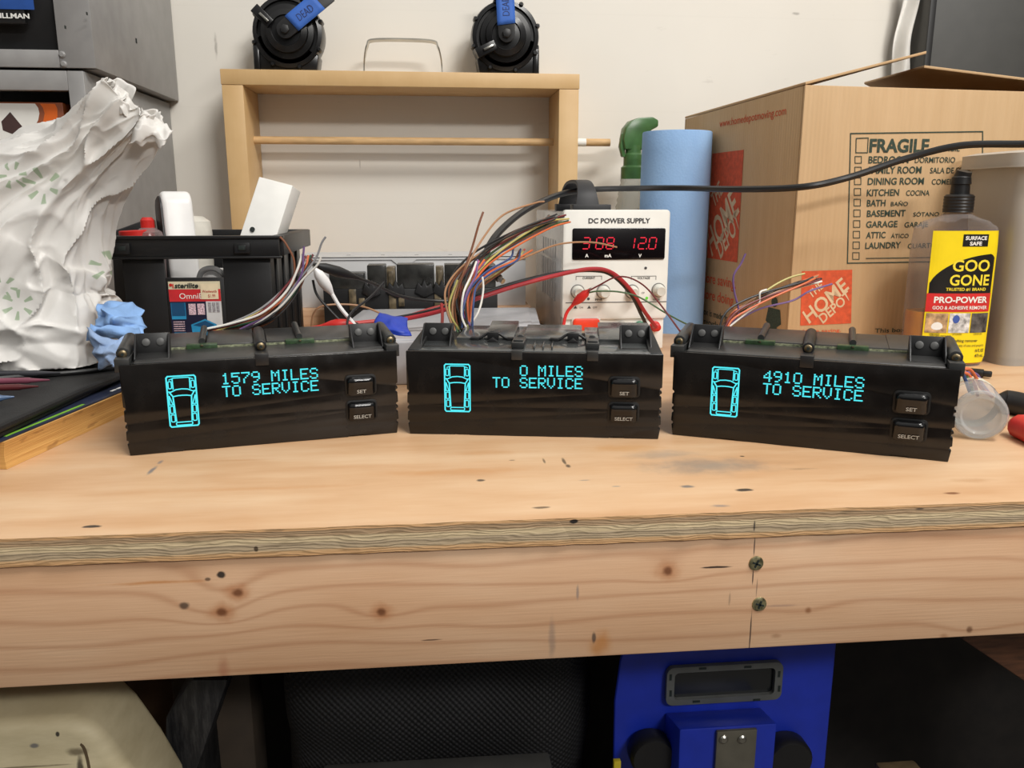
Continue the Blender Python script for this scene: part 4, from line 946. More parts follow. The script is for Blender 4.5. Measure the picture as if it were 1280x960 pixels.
for (px, py, h) in ((170, 51, .008), (108, 17, .004), (81, 34, .004)):
    u = ony(px, py, 1.6)
    xx = -.4935; d = ray(px, py); q = CP + d*((xx)/d.x); MB().box(.0002, .0012, q.y-1.376-.002, q.y-1.376+.002, q.z-cz-.004-h/2, q.z-cz-.004+h/2).build('slot', M_ink, up)
op2 = ony(85, 113, 1.37); ob2 = ony(85, 215, 1.37)
lo = cabinet('lower grey steel cabinet holding an orange and white carton', -.512, 0, cz, WALL-.002, 1.376, op2.x, .20, op2.z)
# fastener tray in the upper opening
ft = thing('fastener_tray', 'black plastic tray with a blue and white printed label inside the upper steel cabinet', 'tray', (op.x-.005, 1.395, op.z+.0005))
mb = MB(); mb.hexa([(-.28,0,.0),(0,0,0),(0,.22,0),(-.28,.22,0),(-.28,-.012,.16),(0,-.012,.16),(0,.22,.16),(-.28,.22,.16)]); mb.build('body', M_black, ft, bevel=.004)
mb = MB(); mb.slab([(-.27,-.0135,.034),(-.036,-.0135,.034),(-.030,-.0150,.15),(-.27,-.0150,.15)], (0,-.012,0)); mb.build('front_lip', M_black, ft, bevel=.003)
TP = Plane((op.x-.005, 1.395-.0275, op.z), 0)
def fm(x, z): return (x, -.0265-.0005-.012*z*0, z)
a = TP.uv(43, 12.5); b = TP.uv(0, -20)
printed('blue_label', [rect2(-.25, a[0], a[1], .14, 2, 2)], lambda x, z: (x, -.0268-.013*max(0,(z-.034)), z), mat('label_deep_blue', (38, 78, 150), .4), ft)
c0 = TP.uv(4, 3); 
printed('white_label_area', [poly2([(-.25, .14), (c0[0]-.02, a[1]+.012), (c0[0]+.03, a[1]+.05), (c0[0]+.03, .14)])], lambda x, z: (x, -.0274-.013*max(0,(z-.034)), z), M_inkw, ft)
e0 = TP.uv(37, 23.5); e1 = TP.uv(-18, 18.5)
printed('white_lettering', [txt('HILLMAN', e0[0], e0[1], .0068, .050, .03, align='R')], lambda x, z: (x, -.0272-.013*max(0,(z-.034)), z), M_inkw, ft)
# printed carton in the lower opening
fc = thing('printed_carton', 'orange, brown and white printed carton inside the lower steel cabinet', 'carton', (op2.x-.022, 1.40, .2))
zt2 = ony(70, 128, 1.40).z - .2
mb = MB(); mb.box(-.30, 0, 0, .15, 0, zt2); mb.build('carton', mat('brown_print', (138, 70, 34), .45), fc, bevel=.001)
CPn = Plane((op2.x-.022, 1.40, .2), 0)
def cc_(px, py): return CPn.uv(px, py)
a = cc_(48, 170); 
wpts = [(-.29, zt2-.002)]; top = cc_(44, 129); 
arc = [cc_(*p) for p in ((44, 129.5), (48, 135), (49.5, 142), (48, 150), (44, 158), (38, 165), (30, 171), (24, 175))]
printed('white_print', [poly2([(-.29, arc[-1][1]), (-.29, arc[0][1])] + arc)], front(.0006), M_inkw, fc)
o1 = [cc_(*p) for p in ((50, 129.5), (54, 135), (56, 142), (54.5, 150), (52, 157), (52, 163), (72, 163), (72, 136), (69, 130))]
printed('orange_print', [poly2(o1)], front(.0007), mat('carton_orange', (222, 106, 38), .45), fc)
d1 = [cc_(*p) for p in ((13, 140), (28, 158), (18, 168.5), (4, 163), (2, 152))]
printed('brown_square', [poly2(d1)], front(.0009), mat('chocolate_print', (74, 54, 52), .5), fc)
n1_ = cc_(60, 174); printed('number_lettering', [txt('10', n1_[0], n1_[1], .006, .008, .0)], front(.0008), mat('carton_gold', (190, 130, 60), .5), fc)

# ---------------------------------------------------------------- black bin and its contents
bnp = Vector((-.4180, 1.15, 0)); bn = thing('storage_bin', 'black plastic bin with cut-out front and red labelled picture, behind the left module', 'bin', bnp, 0)
NW, ND, NH = .216, .27, .188
M_bin = mat('bin_black', (24, 24, 25), .4, var=.1)
mb = MB(); T2 = .004; i_ = .012
cutx0, cutx1, cutz0, cutz1 = .068, .150, .095, .145
BNP = Plane(bnp, 0)
cutx0 = BNP.uv(206, 340)[0]; cutx1 = BNP.uv(279, 340)[0]; cutz0 = BNP.uv(240, 347)[1]; cutz1 = BNP.uv(240, 322)[1]
mb.box(i_, cutx0, .0, T2, 0, NH-.028); mb.box(cutx1, NW-i_, 0, T2, 0, NH-.028); mb.box(cutx0, cutx1, 0, T2, 0, cutz0); mb.box(i_, NW-i_, 0, T2, cutz1, NH-.02)
mb.box(i_, i_+T2, T2, ND-.01, 0, NH-.02); mb.box(NW-i_-T2, NW-i_, T2, ND-.01, 0, NH-.02); mb.box(i_, NW-i_, ND-.014, ND-.01, 0, NH-.02); mb.box(i_, NW-i_, T2, ND-.01, 0, T2)
for k in range(4): mb.box(NW-i_, NW-i_+.003, .03+k*.06, .045+k*.06, 0, NH-.02)
mb.build('tub', M_bin, bn, bevel=.001)
mb = MB()
for (x0_, x1_, y0_, y1_) in ((-.006, NW+.002, -.010, .004), (-.006, NW+.002, ND-.008, ND+.006), (-.006, .012, .004, ND-.008), (NW-.012, NW+.006, .004, ND-.008)):
    mb.box(x0_, x1_, y0_, y1_, NH-.026, NH)
mb.box(-.010, NW+.008, -.013, .002, NH-.003, NH+.001); mb.box(-.008, NW+.004, -.012, .002, NH-.029, NH-.026)
for xx in (.008, NW-.055): mb.box(xx, xx+.02, -.0145, -.010, NH-.022, NH-.008)
for xx in (.012, NW-.052): mb.box(xx+.002, xx+.012, -.0155, -.0142, NH-.018, NH-.011, 1)
mb.build('rim', [M_bin, M_ink], bn, bevel=.001)
la = BNP.uv(210, 352); lb2 = BNP.uv(280, 420)
lx0, lz1 = la; lx1, lz0 = lb2
LWd, LHt = lx1-lx0, lz1-lz0
def LB(u0, u1, v0, v1): return rect2(lx0+LWd*u0, lx0+LWd*u1, lz1-LHt*v1, lz1-LHt*v0)
lbl = printed('label', [LB(0, 1, 0, 1)], front(.0007), mat('label_cream', (216, 206, 176), .4, var=.03), bn)
printed('red_band', [LB(.0, 1, .14, .36)], front(.0011), mat('bin_label_red', (200, 44, 50), .4), lbl)
printed('dark_picture', [LB(.0, .72, .36, 1)], front(.0011), mat('bin_label_navy', (24, 26, 52), .4), lbl)
printed('pale_picture', [LB(.70, 1, .36, 1)], front(.0012), mat('bin_label_grey', (196, 198, 200), .4), lbl)
printed('blue_picture', [LB(.02, .30, .38, .68), LB(.04, .28, .92, 1), poly2([(lx0+LWd*u, lz1-LHt*v) for u, v in ((.38, .78), (.66, .68), (.88, .78), (.86, .96), (.40, 1.0))])], front(.0014), mat('bin_label_blue', (40, 136, 184), .4), lbl)
printed('dark_inset', [LB(.03, .29, .38, .62), poly2([(lx0+LWd*u, lz1-LHt*v) for u, v in ((.42, .79), (.66, .71), (.84, .79), (.66, .84))])], front(.0016), mat('bin_label_teal', (22, 70, 108), .4), lbl)
printed('picture_rows', [LB(.36, .50, .40, .60), LB(.53, .67, .40, .60)] + [LB(.04, .26, .72+.04*k, .735+.04*k) for k in range(5)], front(.0016), mat('bin_label_pinkish', (196, 160, 170), .5, var=.4, scale=600), lbl)
printed('grey_rows', [LB(.74, .80, .38, .56), LB(.82, .88, .38, .56), LB(.90, .96, .38, .56)], front(.0016), mat('bin_label_greys', (140, 138, 142), .5, var=.3, scale=600), lbl)
printed('black_lettering', [txt('sterilite', lx0+LWd*.12, lz1-LHt*.115, LHt*.09, LWd*.46, .03, shear=.2)], front(.0016), M_ink, lbl)
printed('red_mark', [poly2([(lx0+LWd*(.05+.035*math.cos(k*PI/3)), lz1-LHt*.06+LHt*.03*math.sin(k*PI/3)) for k in range(6)]), LB(.085, .105, .04, .12)], front(.0016), M_red, lbl)
printed('white_lettering', [txt('OmniBox', lx0+LWd*.20, lz1-LHt*.31, LHt*.10, LWd*.64, .0)], front(.0016), M_inkw, lbl)
st = printed('price_sticker', [LB(.62, .96, .04, .32)], front(.0020), mat('sticker_cream', (222, 208, 176), .5), lbl)
printed('sticker_lettering', [txt('Woolworth', lx0+LWd*.65, lz1-LHt*.20, LHt*.045, LWd*.28, .02), txt('$1.99', lx0+LWd*.76, lz1-LHt*.29, LHt*.06, LWd*.14, .0)], front(.0024), mat('sticker_red_ink', (170, 60, 50), .6), st)
# things standing in the bin
wbP = [ony(297, 304, 1.20), ony(344, 302, 1.20), ony(366, 232, 1.22), ony(324, 221, 1.22)]
wb = thing('white_carton', 'tall plain white carton leaning right, sticking out of the black bin', 'carton', wbP[0])
q0, q1, q2, q3 = [p-wbP[0] for p in wbP]; dn = (q3-q0)*-.62
mb = MB(); dv = Vector((-.002, .085, -.004)); mb.hexa([q0+dn, q1+dn, q1+dn+dv, q0+dn+dv, q3, q2, q2+dv+Vector((0,0,-.004)), q3+dv]); mb.build('carton', M_whitecard, wb, bevel=.001)
mb = MB(); c_ = ony(310, 284, 1.2225)-wbP[0]; nrm = (q1-q0).cross(q3-q0).normalized(); nrm = nrm if nrm.y < 0 else -nrm
c_ = q0 + (q1-q0)*.28 + (q3-q0)*.2
mb.lathe([(.0035, 0), (.0035, .0008)], c_+nrm*.0004, nrm, 14); mb.build('hole', M_ink, wb)
wdp = ony(217, 300, 1.235); wd = thing('white_device', 'rounded white plastic gadget standing tilted in the black bin', 'gadget', wdp, 0, rot=(0, math.radians(-11), math.radians(-66)))
mb = MB(); mb.prism(rrect(-.034, .034, -.10, .066, .022, 6), -.014, .026); mb.build('shell', M_white, wd, bevel=.006, seg=3)
mb = MB(); mb.prism(rrect(-.030, .030, -.095, .060, .02, 6), -.0165, -.0142); mb.build('dark_face', M_black, wd, bevel=.0005)
wtp = ony(240, 285, 1.30); wt = thing('white_cup', 'off-white rounded plastic cup behind the white gadget in the bin', 'cup', (wtp.x, 1.31, .006))
mb = MB(); mb.lathe([(.020, 0), (.024, .10), (.026, .18), (.024, .198), (.014, .205), (.002, .206)], n=24); mb.build('cup', mat('offwhite', (206, 202, 192), .4), wt)
rbp = ony(183, 300, 1.22); rb = thing('small_bottle', 'small clear bottle with a red cap and red ring in the black bin', 'bottle', (rbp.x+.010, 1.20, .006))
mb = MB(); mb.lathe([(.02, 0), (.022, .01), (.022, .172), (.018, .186), (.009, .192)], n=24); mb.build('body', clear('clear_small', (214, 200, 196), .3, (190, 170, 168)), rb)
mb = MB(); mb.lathe([(.009, .186), (.009, .202), (.006, .206)], n=16); mb.build('cap', M_red, rb)
mb = MB(); mb.lathe([(.0228, .14), (.0228, .188), (.0215, .189)], (-.006, .0, 0), (-.05, 0, 1), n=24); mb.build('ring', M_red, rb)
bbp = ony(160, 300, 1.25); bb = thing('black_case', 'black wedge-shaped plastic case at the left corner inside the bin', 'case', (bbp.x, 1.26, .006))
mb = MB(); mb.hexa([(-.024,-.03,0),(.03,-.03,0),(.03,.03,0),(-.024,.03,0),(-.018,-.025,.185),(.03,-.025,.202),(.03,.028,.202),(-.018,.028,.185)]); mb.build('case', M_black, bb, bevel=.004)
wcp = ony(268, 340, 1.18); wc_ = thing('white_tube', 'white tube and cord seen through the cut-out of the black bin', 'tube', (wcp.x, 1.19, .006))
mb = MB(); mb.lathe([(.018, 0), (.018, .130), (.015, .136)], n=24); mb.build('tube', M_white, wc_)
mb = MB(); mb.tube(spline([(-.02, -.02, .12), (-.012, -.024, .135), (.005, -.026, .138), (.02, -.022, .125)], 8), .004, 8); mb.build('cord', mat('grey_cord', (150, 150, 150), .5), wc_)

# ---------------------------------------------------------------- white carton, wood block, connector strip, tray
kb = ony(380, 402, 1.47); wbz = ony(400, 389, 1.45).z
blk = thing('wood_block', 'pine board lying under the white carton behind the black bin', 'board', (-.34, 1.476, 0))
MB().box(0, .52, 0, .17, 0, wbz).build('board', M_rail, blk, bevel=.002)
wcx = ony(372, 350, 1.50).x; wcx1 = ony(657, 350, 1.50).x; wcz = ony(500, 321, 1.50).z
wcb = thing('white_carton', 'long low white carton with a notched flap, inside the wooden frame', 'carton', (wcx, 1.50, wbz))
hh = wcz - wbz
M_wc = mat('grey_white_card', (206, 206, 206), .5, var=.02)
mb = MB(); mb.box(0, wcx1-wcx, 0, .15, 0, hh-.0015); mb.build('carton', M_wc, wcb, bevel=.001)
mb = MB(); w2 = wcx1-wcx; tx_ = ony(505, 330, 1.5).x - wcx
mb.prism([(0, hh), (w2, hh), (w2, hh-.005), (tx_+.022, hh-.005), (tx_+.006, hh-.018), (tx_-.006, hh-.018), (tx_-.022, hh-.005), (0, hh-.005)], -.0022, -.0002); mb.box(0, w2, -.0022, .15, hh-.0015, hh)
mb.build('lid', M_wc, wcb)
mb = MB()
for k in range(7): mb.box(.02+k*.062, .027+k*.062, .05, .054, hh, hh+.0004)
mb.build('lid_holes', mat('hole_grey', (110, 108, 106), .6), wcb)
# black connector strip
csy = 1.42; sa = ony(405, 388, csy); sb = ony(622, 388, csy)
cs = thing('connector_strip', 'black plastic connector strip with brown latches standing in front of the white carton', 'connector strip', (sa.x, csy, 0))
sw_ = sb.x-sa.x; sz0 = sa.z; szt = ony(440, 332, csy).z; szl = ony(420, 342, csy).z; szm = ony(500, 361, csy).z
M_sm = mat('smoked_black', (40, 40, 38), .25, var=.3, scale=60); M_amb = mat('brown_latch', (92, 82, 64), .3, var=.4, scale=80)
mb = MB(); mb.box(0, sw_, .0, .05, 0, szm); mb.build('base', M_black, cs, bevel=.002)
def cx_(px): return ony(px, 350, csy).x - sa.x
for (p0, p1, z_) in ((411, 455, szl), (459, 482, szt), (496, 543, szt+.001), (556, 590, szt), (592, 620, szt)):
    mb = MB(); mb.box(cx_(p0), cx_(p1), .004, .046, szm-.01, z_); mb.build('cover', M_sm, cs, bevel=.0015)
for (p0, p1) in ((483, 494), (545, 555), (412, 420)):
    mb = MB(); mb.box(cx_(p0), cx_(p1), .010, .045, szm-.01, szt-.004); mb.box(cx_(p0)+.003, cx_(p1)-.003, .006, .012, szm+.002, szt-.010); mb.build('latch', M_amb, cs, bevel=.001)
for p0 in (440, 490, 547):
    mb = MB(); mb.box(cx_(p0)-.006, cx_(p0)+.006, -.004, .004, sz0, szm); mb.box(cx_(p0)+.01, cx_(p0)+.02, -.003, .004, sz0+.005, szm-.015); mb.build('latch', M_amb, cs, bevel=.001)
for p0 in (464, 494, 530, 552, 575):
    mb = MB(); xx = cx_(p0); mb.prism([(xx-.016, szm-.006), (xx-.010, szm+.012), (xx-.004, szm+.004), (xx, szm+.016), (xx+.005, szm+.004), (xx+.012, szm+.010), (xx+.016, szm-.008), (xx, szm-.016)], -.006, .006); mb.build('hook', M_black, cs, bevel=.0015)
# grey tray/lid in front
tz = ony(520, 389, 1.30); ta = ony(405, 412, 1.10)
try_ = thing('plastic_tray', 'flat pale grey plastic tray lying behind the middle module', 'tray', (ony(410, 400, 1.12).x, 1.06, .0))
tw = ony(668, 400, 1.12).x - ony(410, 400, 1.12).x; thh = ony(500, 389, 1.36).z
M_tray = mat('pale_grey_plastic', (186, 186, 190), .35, var=.03)
mb = MB(); mb.hexa([(0,0,0),(tw,0,0),(tw+.03,.32,0),(.03,.32,0),(-.006,-.006,thh),(tw+.006,-.006,thh),(tw+.036,.326,thh),(.024,.326,thh)]); mb.build('tray', M_tray, try_, bevel=.003)
mb = MB(); mb.hexa([(.006,.004,thh),(tw-.006,.004,thh),(tw+.024,.316,thh),(.036,.316,thh),(.008,.006,thh+.002),(tw-.008,.006,thh+.002),(tw+.022,.314,thh+.002),(.038,.314,thh+.002)]); mb.build('lid_panel', M_tray, try_, bevel=.001)
# crumpled blue tape
def crumple(name, label, cat, pxs, y, depth, material, amp=.006, seed=0, n=22, freq=35, thick=.0012):
    """crumpled sheet: outline given by four corners in the picture at distance y, folded in depth"""
    P = [ony(px, py, y+dy) for px, py, dy in pxs]; b = (P[0]+P[1]+P[2]+P[3])/4; b0 = Vector((b.x, b.y, min(p.z for p in P)))
    def f(u, v):
        p = P[0]*(1-u)*(1-v)+P[1]*u*(1-v)+P[2]*u*v+P[3]*(1-u)*v
        q = (p.x*freq, p.y*freq+seed, p.z*freq)
        d = noise.noise_vector(q)*amp + noise.noise_vector((q[0]*2.3, q[1]*2.3, q[2]*2.3))*amp*.5
        r_ = abs(noise.noise((q[0]*1.1+5, q[1]*1.1, q[2]*1.1)))
        return p + d + Vector((0, -1, .3))*(depth*math.sin(PI*u)*math.sin(PI*v) + amp*2.2*r_) - b0
    mb = MB(); mb.grid(f, n, n); o = mb.build(name, material, recalc=False, ang=25); o.location = b0
    m_ = o.modifiers.new('thick', 'SOLIDIFY'); m_.thickness = thick
    return tag(o, label, cat)
crumple('tape_scrap', 'crumpled dark blue tape scrap behind the gap between the left and middle modules', 'tape', [(462, 414, 0), (513, 420, 0), (508, 396, .05), (474, 392, .05)], .98, .01, mat('deep_blue_tape', (28, 58, 168), .5), .004, 3)
M_towel = mat('blue_shop_towel', (134, 172, 222), .9, var=.08, bump=.3, bscale=300)
crumple('shop_towel', 'crumpled pale blue paper towel stuffed between the plastic bag and the black bin', 'paper towel', [(118, 420, 0), (188, 424, .02), (176, 384, .05), (132, 378, .04)], .98, .03, M_towel, .010, 9, 30, 40)
crumple('shop_towel', 'small crumpled blue-grey paper towel behind the left end of the left module', 'paper towel', [(124, 462, 0), (146, 460, 0), (160, 420, .02), (112, 414, .02)], .93, .015, mat('blue_grey_towel', (140, 164, 200), .9, var=.15, bump=.3, bscale=300), .008, 21, 24, 45)
crumple('shop_towel', 'flat pale blue towel corner sticking out under the right side of the plastic bag', 'paper towel', [(108, 424, 0), (180, 424, .03), (172, 410, .03), (112, 408, .0)], .955, .01, M_towel, .005, 33, 20, 45)

# ---------------------------------------------------------------- thick book, black pouch, plastic bag
bk_dir = (Vector((-.3494, .9246, 0)) - Vector((-.3824, .7457, 0))).normalized(); bk_th = math.atan2(bk_dir.y, bk_dir.x)
bk = thing('thick_book', 'thick book with yellowed page edges and dark blue cover, under the black pouch', 'book', (-.3824, .7457, 0), bk_th)
# local x runs along the page edge away from the camera, local y to the left
g = NT('page_edges'); X = g.sep(g.tc)
n = g.noise(g.vmath('MULTIPLY', g.tc, (3, 3, 420)), 3, 4); n2 = g.noise(g.vmath('MULTIPLY', g.tc, (12, 12, 60)), 2, 3)
c = g.ramp(n, [(.3, (190, 136, 70)), (.7, (230, 182, 108))]); c = g.mix(g.smooth(n2, .6, .7, 0, .5), c, (130, 82, 40)); g.color(c); g.b.inputs['Roughness'].default_value = .8; g.bump(n, .4, .001); M_pages = g.m
BKL, BKW, BKH = .30, .26, .0255
mb = MB(); rs = []
for k in range(9):
    z = BKH*k/8; e = .004*math.sin(k/8*PI) + .003*(1-k/8); rs.append([(e*.3, -0.004+e*.6, z), (BKL-e*.3, -.004+e*.6, z), (BKL-e*.3, BKW, z), (e*.3, BKW, z)])
mb.rings(rs); mb.build('page_block', M_pages, bk)
M_navy = mat('navy_cover', (38, 44, 64), .4, var=.2)
MB().box(-.003, BKL+.003, -.002, BKW, BKH, BKH+.0022).build('cover', M_navy, bk, bevel=.0006)
mb = MB(); mb.box(.01, .13, .001, .004, BKH+.0022, BKH+.0026); mb.build('green_stripe', mat('lime_print', (130, 190, 60), .5), bk)
mb = MB()
for k in range(5): mb.box(.19+k*.012, .199+k*.012, .006, .009, BKH+.0022, BKH+.0026)
mb.build('cover_lettering', M_inkw, bk)
PZ = BKH+.0022
pe0 = onz(-5, 543, PZ+.006); pe1 = onz(143, 474, PZ+.006); pdv = (pe1-pe0).normalized(); pth_ = math.atan2(pdv.y, pdv.x)
pch = thing('fabric_pouch', 'black zip pouch with pens lying on the thick book', 'pouch', (pe0.x, pe0.y, PZ+.0005), pth_)
pl = (Vector((pe1.x, pe1.y)) - Vector((pe0.x, pe0.y))).length + .05
M_fab = mat('black_nylon', (19, 19, 20), .65, var=.2, bump=.3, bscale=500)
mb = MB(); mb.grid(lambda u, v: (-.05+ (pl+.05)*u, .27*v, .0085+.0014*noise.noise((u*9, v*7, 1)) + (.004 if v > .75 else 0)), 40, 24)
def ruf(u, v): return (0, 0, 0)
mb2 = MB(); mb2.box(-.05, pl, 0, .27, 0, .0075); mb2.build('back_panel', M_fab, pch, bevel=.003)
o = mb.build('front_panel', M_fab, pch, recalc=False); m_ = o.modifiers.new('thick', 'SOLIDIFY'); m_.thickness = .0015
mb = MB(); mb.tube(spline([(-.05, .002, .009), (0, .001, .0095), (pl*.5, 0, .0092), (pl, .002, .0095), (pl-.002, .12, .0095), (pl-.004, .26, .011)], 8), .0042, 10); mb.build('piping', M_fab, pch)
mb = MB(); mb.tube(spline([(pl*.45, .20, .0145), (pl*.70, .13, .0125), (pl*.86, .05, .0115), (pl*.95, .015, .0115)], 8), [.003]*25, 8); mb.build('zip', M_black, pch)
def pen(label, pts, r, col):
    W_ = [onz(px, py, z) for px, py, z in pts]; d = W_[1]-W_[0]; t = thing('pen', label, 'pen', W_[0], 0, 'pens on the pouch'); L = d.length
    mb = MB(); mb.lathe([(r*.8, 0), (r, .004), (r, L*.8), (r*.8, L*.82), (r*.25, L)], (0, 0, 0), d, 14); mb.build('barrel', mat('pen_'+str(col), col, .25), t)
    mb = MB(); mb.lathe([(r*1.12, 0), (r*1.12, L*.25)], (0, 0, 0), d, 14); mb.build('grip', M_rubber, t)
z_ = PZ+.0160
pen('pinkish red pen on the black pouch, second from the back', [(-70, 478, z_), (62, 475, z_)], .0034, (120, 64, 80))
pen('dark red pen in the middle of the black pouch', [(-70, 487, z_), (48, 483, z_)], .0034, (84, 34, 36))
pen('pale blue pen, nearest of the pens on the black pouch', [(-70, 504, z_), (18, 496, z_)], .0034, (76, 98, 130))
pen('grey pen lying furthest back on the black pouch', [(-70, 468, z_), (75, 466, z_)], .0034, (60, 60, 64))
# plastic bag
g = NT('white_bag_plastic'); X = g.sep(g.tc)
base = g.ramp(g.noise(g.tc, 12, 4), [(.3, (234, 231, 226)), (.7, (242, 240, 236))])
mask = None
def bagc(px, py): p = ony(px, py, 1.0); return p
BAGO = Vector((-.49, 1.06, PZ+.017))
for (px, py, r_, ph) in ((38, 232, .021, .3), (2, 218, .016, .8), (18, 382, .018, .5), (0, 360, .014, .2), (106, 340, .020, 1.2), (122, 352, .014, .1)):
    p = ony(px, py, .97) - BAGO
    dx = g.math('SUBTRACT', X[0], p.x); dz = g.math('SUBTRACT', X[2], p.z)
    rr_ = g.math('SQRT', g.math('ADD', g.math('MULTIPLY', dx, dx), g.math('MULTIPLY', dz, dz)))
    an = g.math('ARCTAN2', dz, dx)
    pet = g.smooth(g.math('COSINE', g.math('ADD', g.math('MULTIPLY', an, 6), ph*7)), .45, .75)
    ring_ = g.math('MULTIPLY', g.smooth(rr_, r_*.38, r_*.45), g.smooth(rr_, r_*1.0, r_*.9))
    m1 = g.math('MULTIPLY', pet, ring_); mask = m1 if mask is None else g.math('MAXIMUM', mask, m1)
c = g.mix(g.math('MULTIPLY', mask, .65), base, (132, 168, 116))
g.color(c); g.b.inputs['Roughness'].default_value = .38
g.bump(g.noise(g.tc, 30, 5, .6), .15, .004)
trl = g.n.new('ShaderNodeBsdfTranslucent'); g.l.new(c, trl.inputs[0]); mx = g.n.new('ShaderNodeMixShader'); mx.inputs[0].default_value = .22
g.l.new(g.b.outputs[0], mx.inputs[1]); g.l.new(trl.outputs[0], mx.inputs[2]); g.l.new(mx.outputs[0], g.out.inputs[0]); M_bag = g.m
bag = thing('plastic_bag', 'crumpled white plastic bag with green flower print and a gathered neck', 'bag', BAGO)
SPN = [((2, 450), 108, 1.05), ((4, 440), 118, 1.05), ((8, 415), 126, 1.05), ((10, 378), 122, 1.05), ((16, 328), 108, 1.05), ((38, 278), 98, 1.05), ((73, 236), 72, 1.04), ((107, 203), 52, 1.03), ((138, 172), 45, 1.02), ((158, 150), 43, 1.01), ((172, 134), 44, 1.01)]
cen = []; rad = []
for (px, py), r_, y in SPN: cen.append(ony(px, py, y)); rad.append(r_/F*y)
cs_ = spline(cen, 22); rd = [v.x for v in spline([(r_, 0, 0) for r_ in rad], 22)]
NN = 300; rings_ = []
M_ = len(cs_)
def crease(q):                     # flat facets with sharp folds between them
    d_, _ = noise.voronoi(q); return min(.55, d_[1]-d_[0])
for i, p in enumerate(cs_):
    t_ = (cs_[min(i+1, M_-1)]-cs_[max(i-1, 0)]).normalized(); a_ = Vector((0, -1, 0)); a_ = (a_ - t_*a_.dot(t_)).normalized(); b_ = t_.cross(a_)
    s_ = i/(M_-1); ring = []
    nk = max(0, min(1, (s_-.42)/.25))
    for k in range(NN):
        th = 2*PI*k/NN; ct, st_ = math.cos(th), math.sin(th)
        tw = th + s_*.9
        warp = .7*noise.noise((ct*1.2, st_*1.2, s_*5))
        pl_ = 1 + nk*(.075*math.sin(5*tw+2+warp*3) + .05*math.sin(9*tw+warp*4+1) + .016*math.sin(19*tw+warp*5))
        pl_ += .07*noise.noise((ct*1.3, st_*1.3, s_*3.5))
        off = b_*st_*rd[i]*pl_ + a_*ct*rd[i]*pl_*.7
        q = p + off
        f1 = crease(Vector((ct*1.35+.4*warp, st_*1.35, s_*(4.2-1.6*nk)+.5*warp))); f2 = crease(Vector((ct*3.2+3+warp, st_*3.2, s_*7+2)))
        nrm = off.normalized()
        g1_ = (1-abs(noise.noise((ct*2.1+5+warp, st_*2.1, s_*(4.5-2.2*nk)+warp))))**4; g2_ = (1-abs(noise.noise((ct*4.6+1, st_*4.6+warp*2, s_*(8-4*nk)))))**4
        g3_ = (1-abs(noise.noise(q*24)))**3
        disp = .024*f1*(1-.7*nk) + .011*g1_ + .0055*g2_*(1-.3*nk) + .0022*g3_ - .012
        q = q + nrm*disp*(1.0 if s_ > .04 else .3)
        if i >= M_-6: q = q + t_*((.020*noise.noise((ct*2.2, st_*2.2, 1)) + .010*noise.noise((ct*6, st_*6, 4)))*(i-M_+7)/6) + nrm*.003*(i-M_+7)/6*math.sin(5*th)
        q = q - BAGO
        if q.z < .0: q.z = .0 + .0015*abs(noise.noise(q*30))
        ring.append(q)
    rings_.append(ring)
mb = MB(); mb.rings(rings_, True, True, False); bagm = mb.build('bag_film', M_bag, bag, ang=60)
m_ = bagm.modifiers.new('thick', 'SOLIDIFY'); m_.thickness = .0006
# torn handle flaps at the mouth
def flap_(c4, amp, seed):
    Q = [ony(*c) - BAGO for c in c4]
    def f(u, v):
        p = Q[0]*(1-u)*(1-v)+Q[1]*u*(1-v)+Q[2]*u*v+Q[3]*(1-u)*v
        e = min(u, 1-u, v, 1-v)
        return p + Vector((0, -amp*math.sin(PI*u)*math.sin(PI*v) - .006*math.sin(u*8+seed), .006*noise.noise((u*4, v*4, seed)) + .002*noise.noise((u*9, v*9, seed))))
    mb = MB(); mb.grid(f, 28, 28); o = mb.build('mouth_flap', M_bag, bag, recalc=False, ang=60); m_ = o.modifiers.new('thick', 'SOLIDIFY'); m_.thickness = .0006
flap_([(134, 122, 1.0), (160, 150, .985), (172, 132, 1.0), (150, 107, 1.01)], .010, 2)
flap_([(160, 178, .98), (206, 182, .99), (219, 163, 1.0), (176, 134, 1.0)], .012, 6)

# ---------------------------------------------------------------- right side: clear bottle, pliers, short harness
cA = onz(1232, 556, .0); R0 = .0255
cB = ony(1205, 500, .90)
ca = Vector((cA.x, cA.y+.012, R0)); cb_ = ca + Vector((.054, .106, .0))
cl = thing('clear_bottle', 'small empty clear plastic bottle lying on its side right of the right module', 'bottle', ca)
M_clr = clear('clear_pet', (244, 245, 245), .14, (236, 236, 236), .08, var=.1)
L = (cb_-ca).length; d = cb_-ca
mb = MB(); mb.lathe([(R0*.2, .004), (R0*.62, .003), (R0*.72, .0), (R0*.9, .001), (R0, .006), (R0, L*.55), (R0*.94, L*.7), (R0*.55, L*.86), (R0*.42, L*.9), (R0*.42, L)], (0, 0, 0), d, 36); mb.build('bottle', M_clr, cl)
mb = MB(); dn_ = d.normalized(); mb.lathe([(R0*.95, .006), (R0*.95, L*.1), (R0*.6, L*.12)], (0, 0, 0), d, 30); mb.build('base_ring', clear('clear_base', (238, 241, 243), .28, (236, 240, 242), .1), cl)
mb = MB(); mb.lathe([(R0*1.01, L*.50), (R0*1.01, L*.58), (R0*.965, L*.70)], (0, 0, 0), d, 30, cap0=False, cap1=False); mb.build('label_sleeve', mat('pale_sleeve', (206, 204, 186), .5, var=.15, scale=60), cl)
pa_ = onz(1244, 508, .012)
plr = thing('pliers', 'pliers with one black and one red handle at the right edge of the bench', 'pliers', (pa_.x, pa_.y, 0))
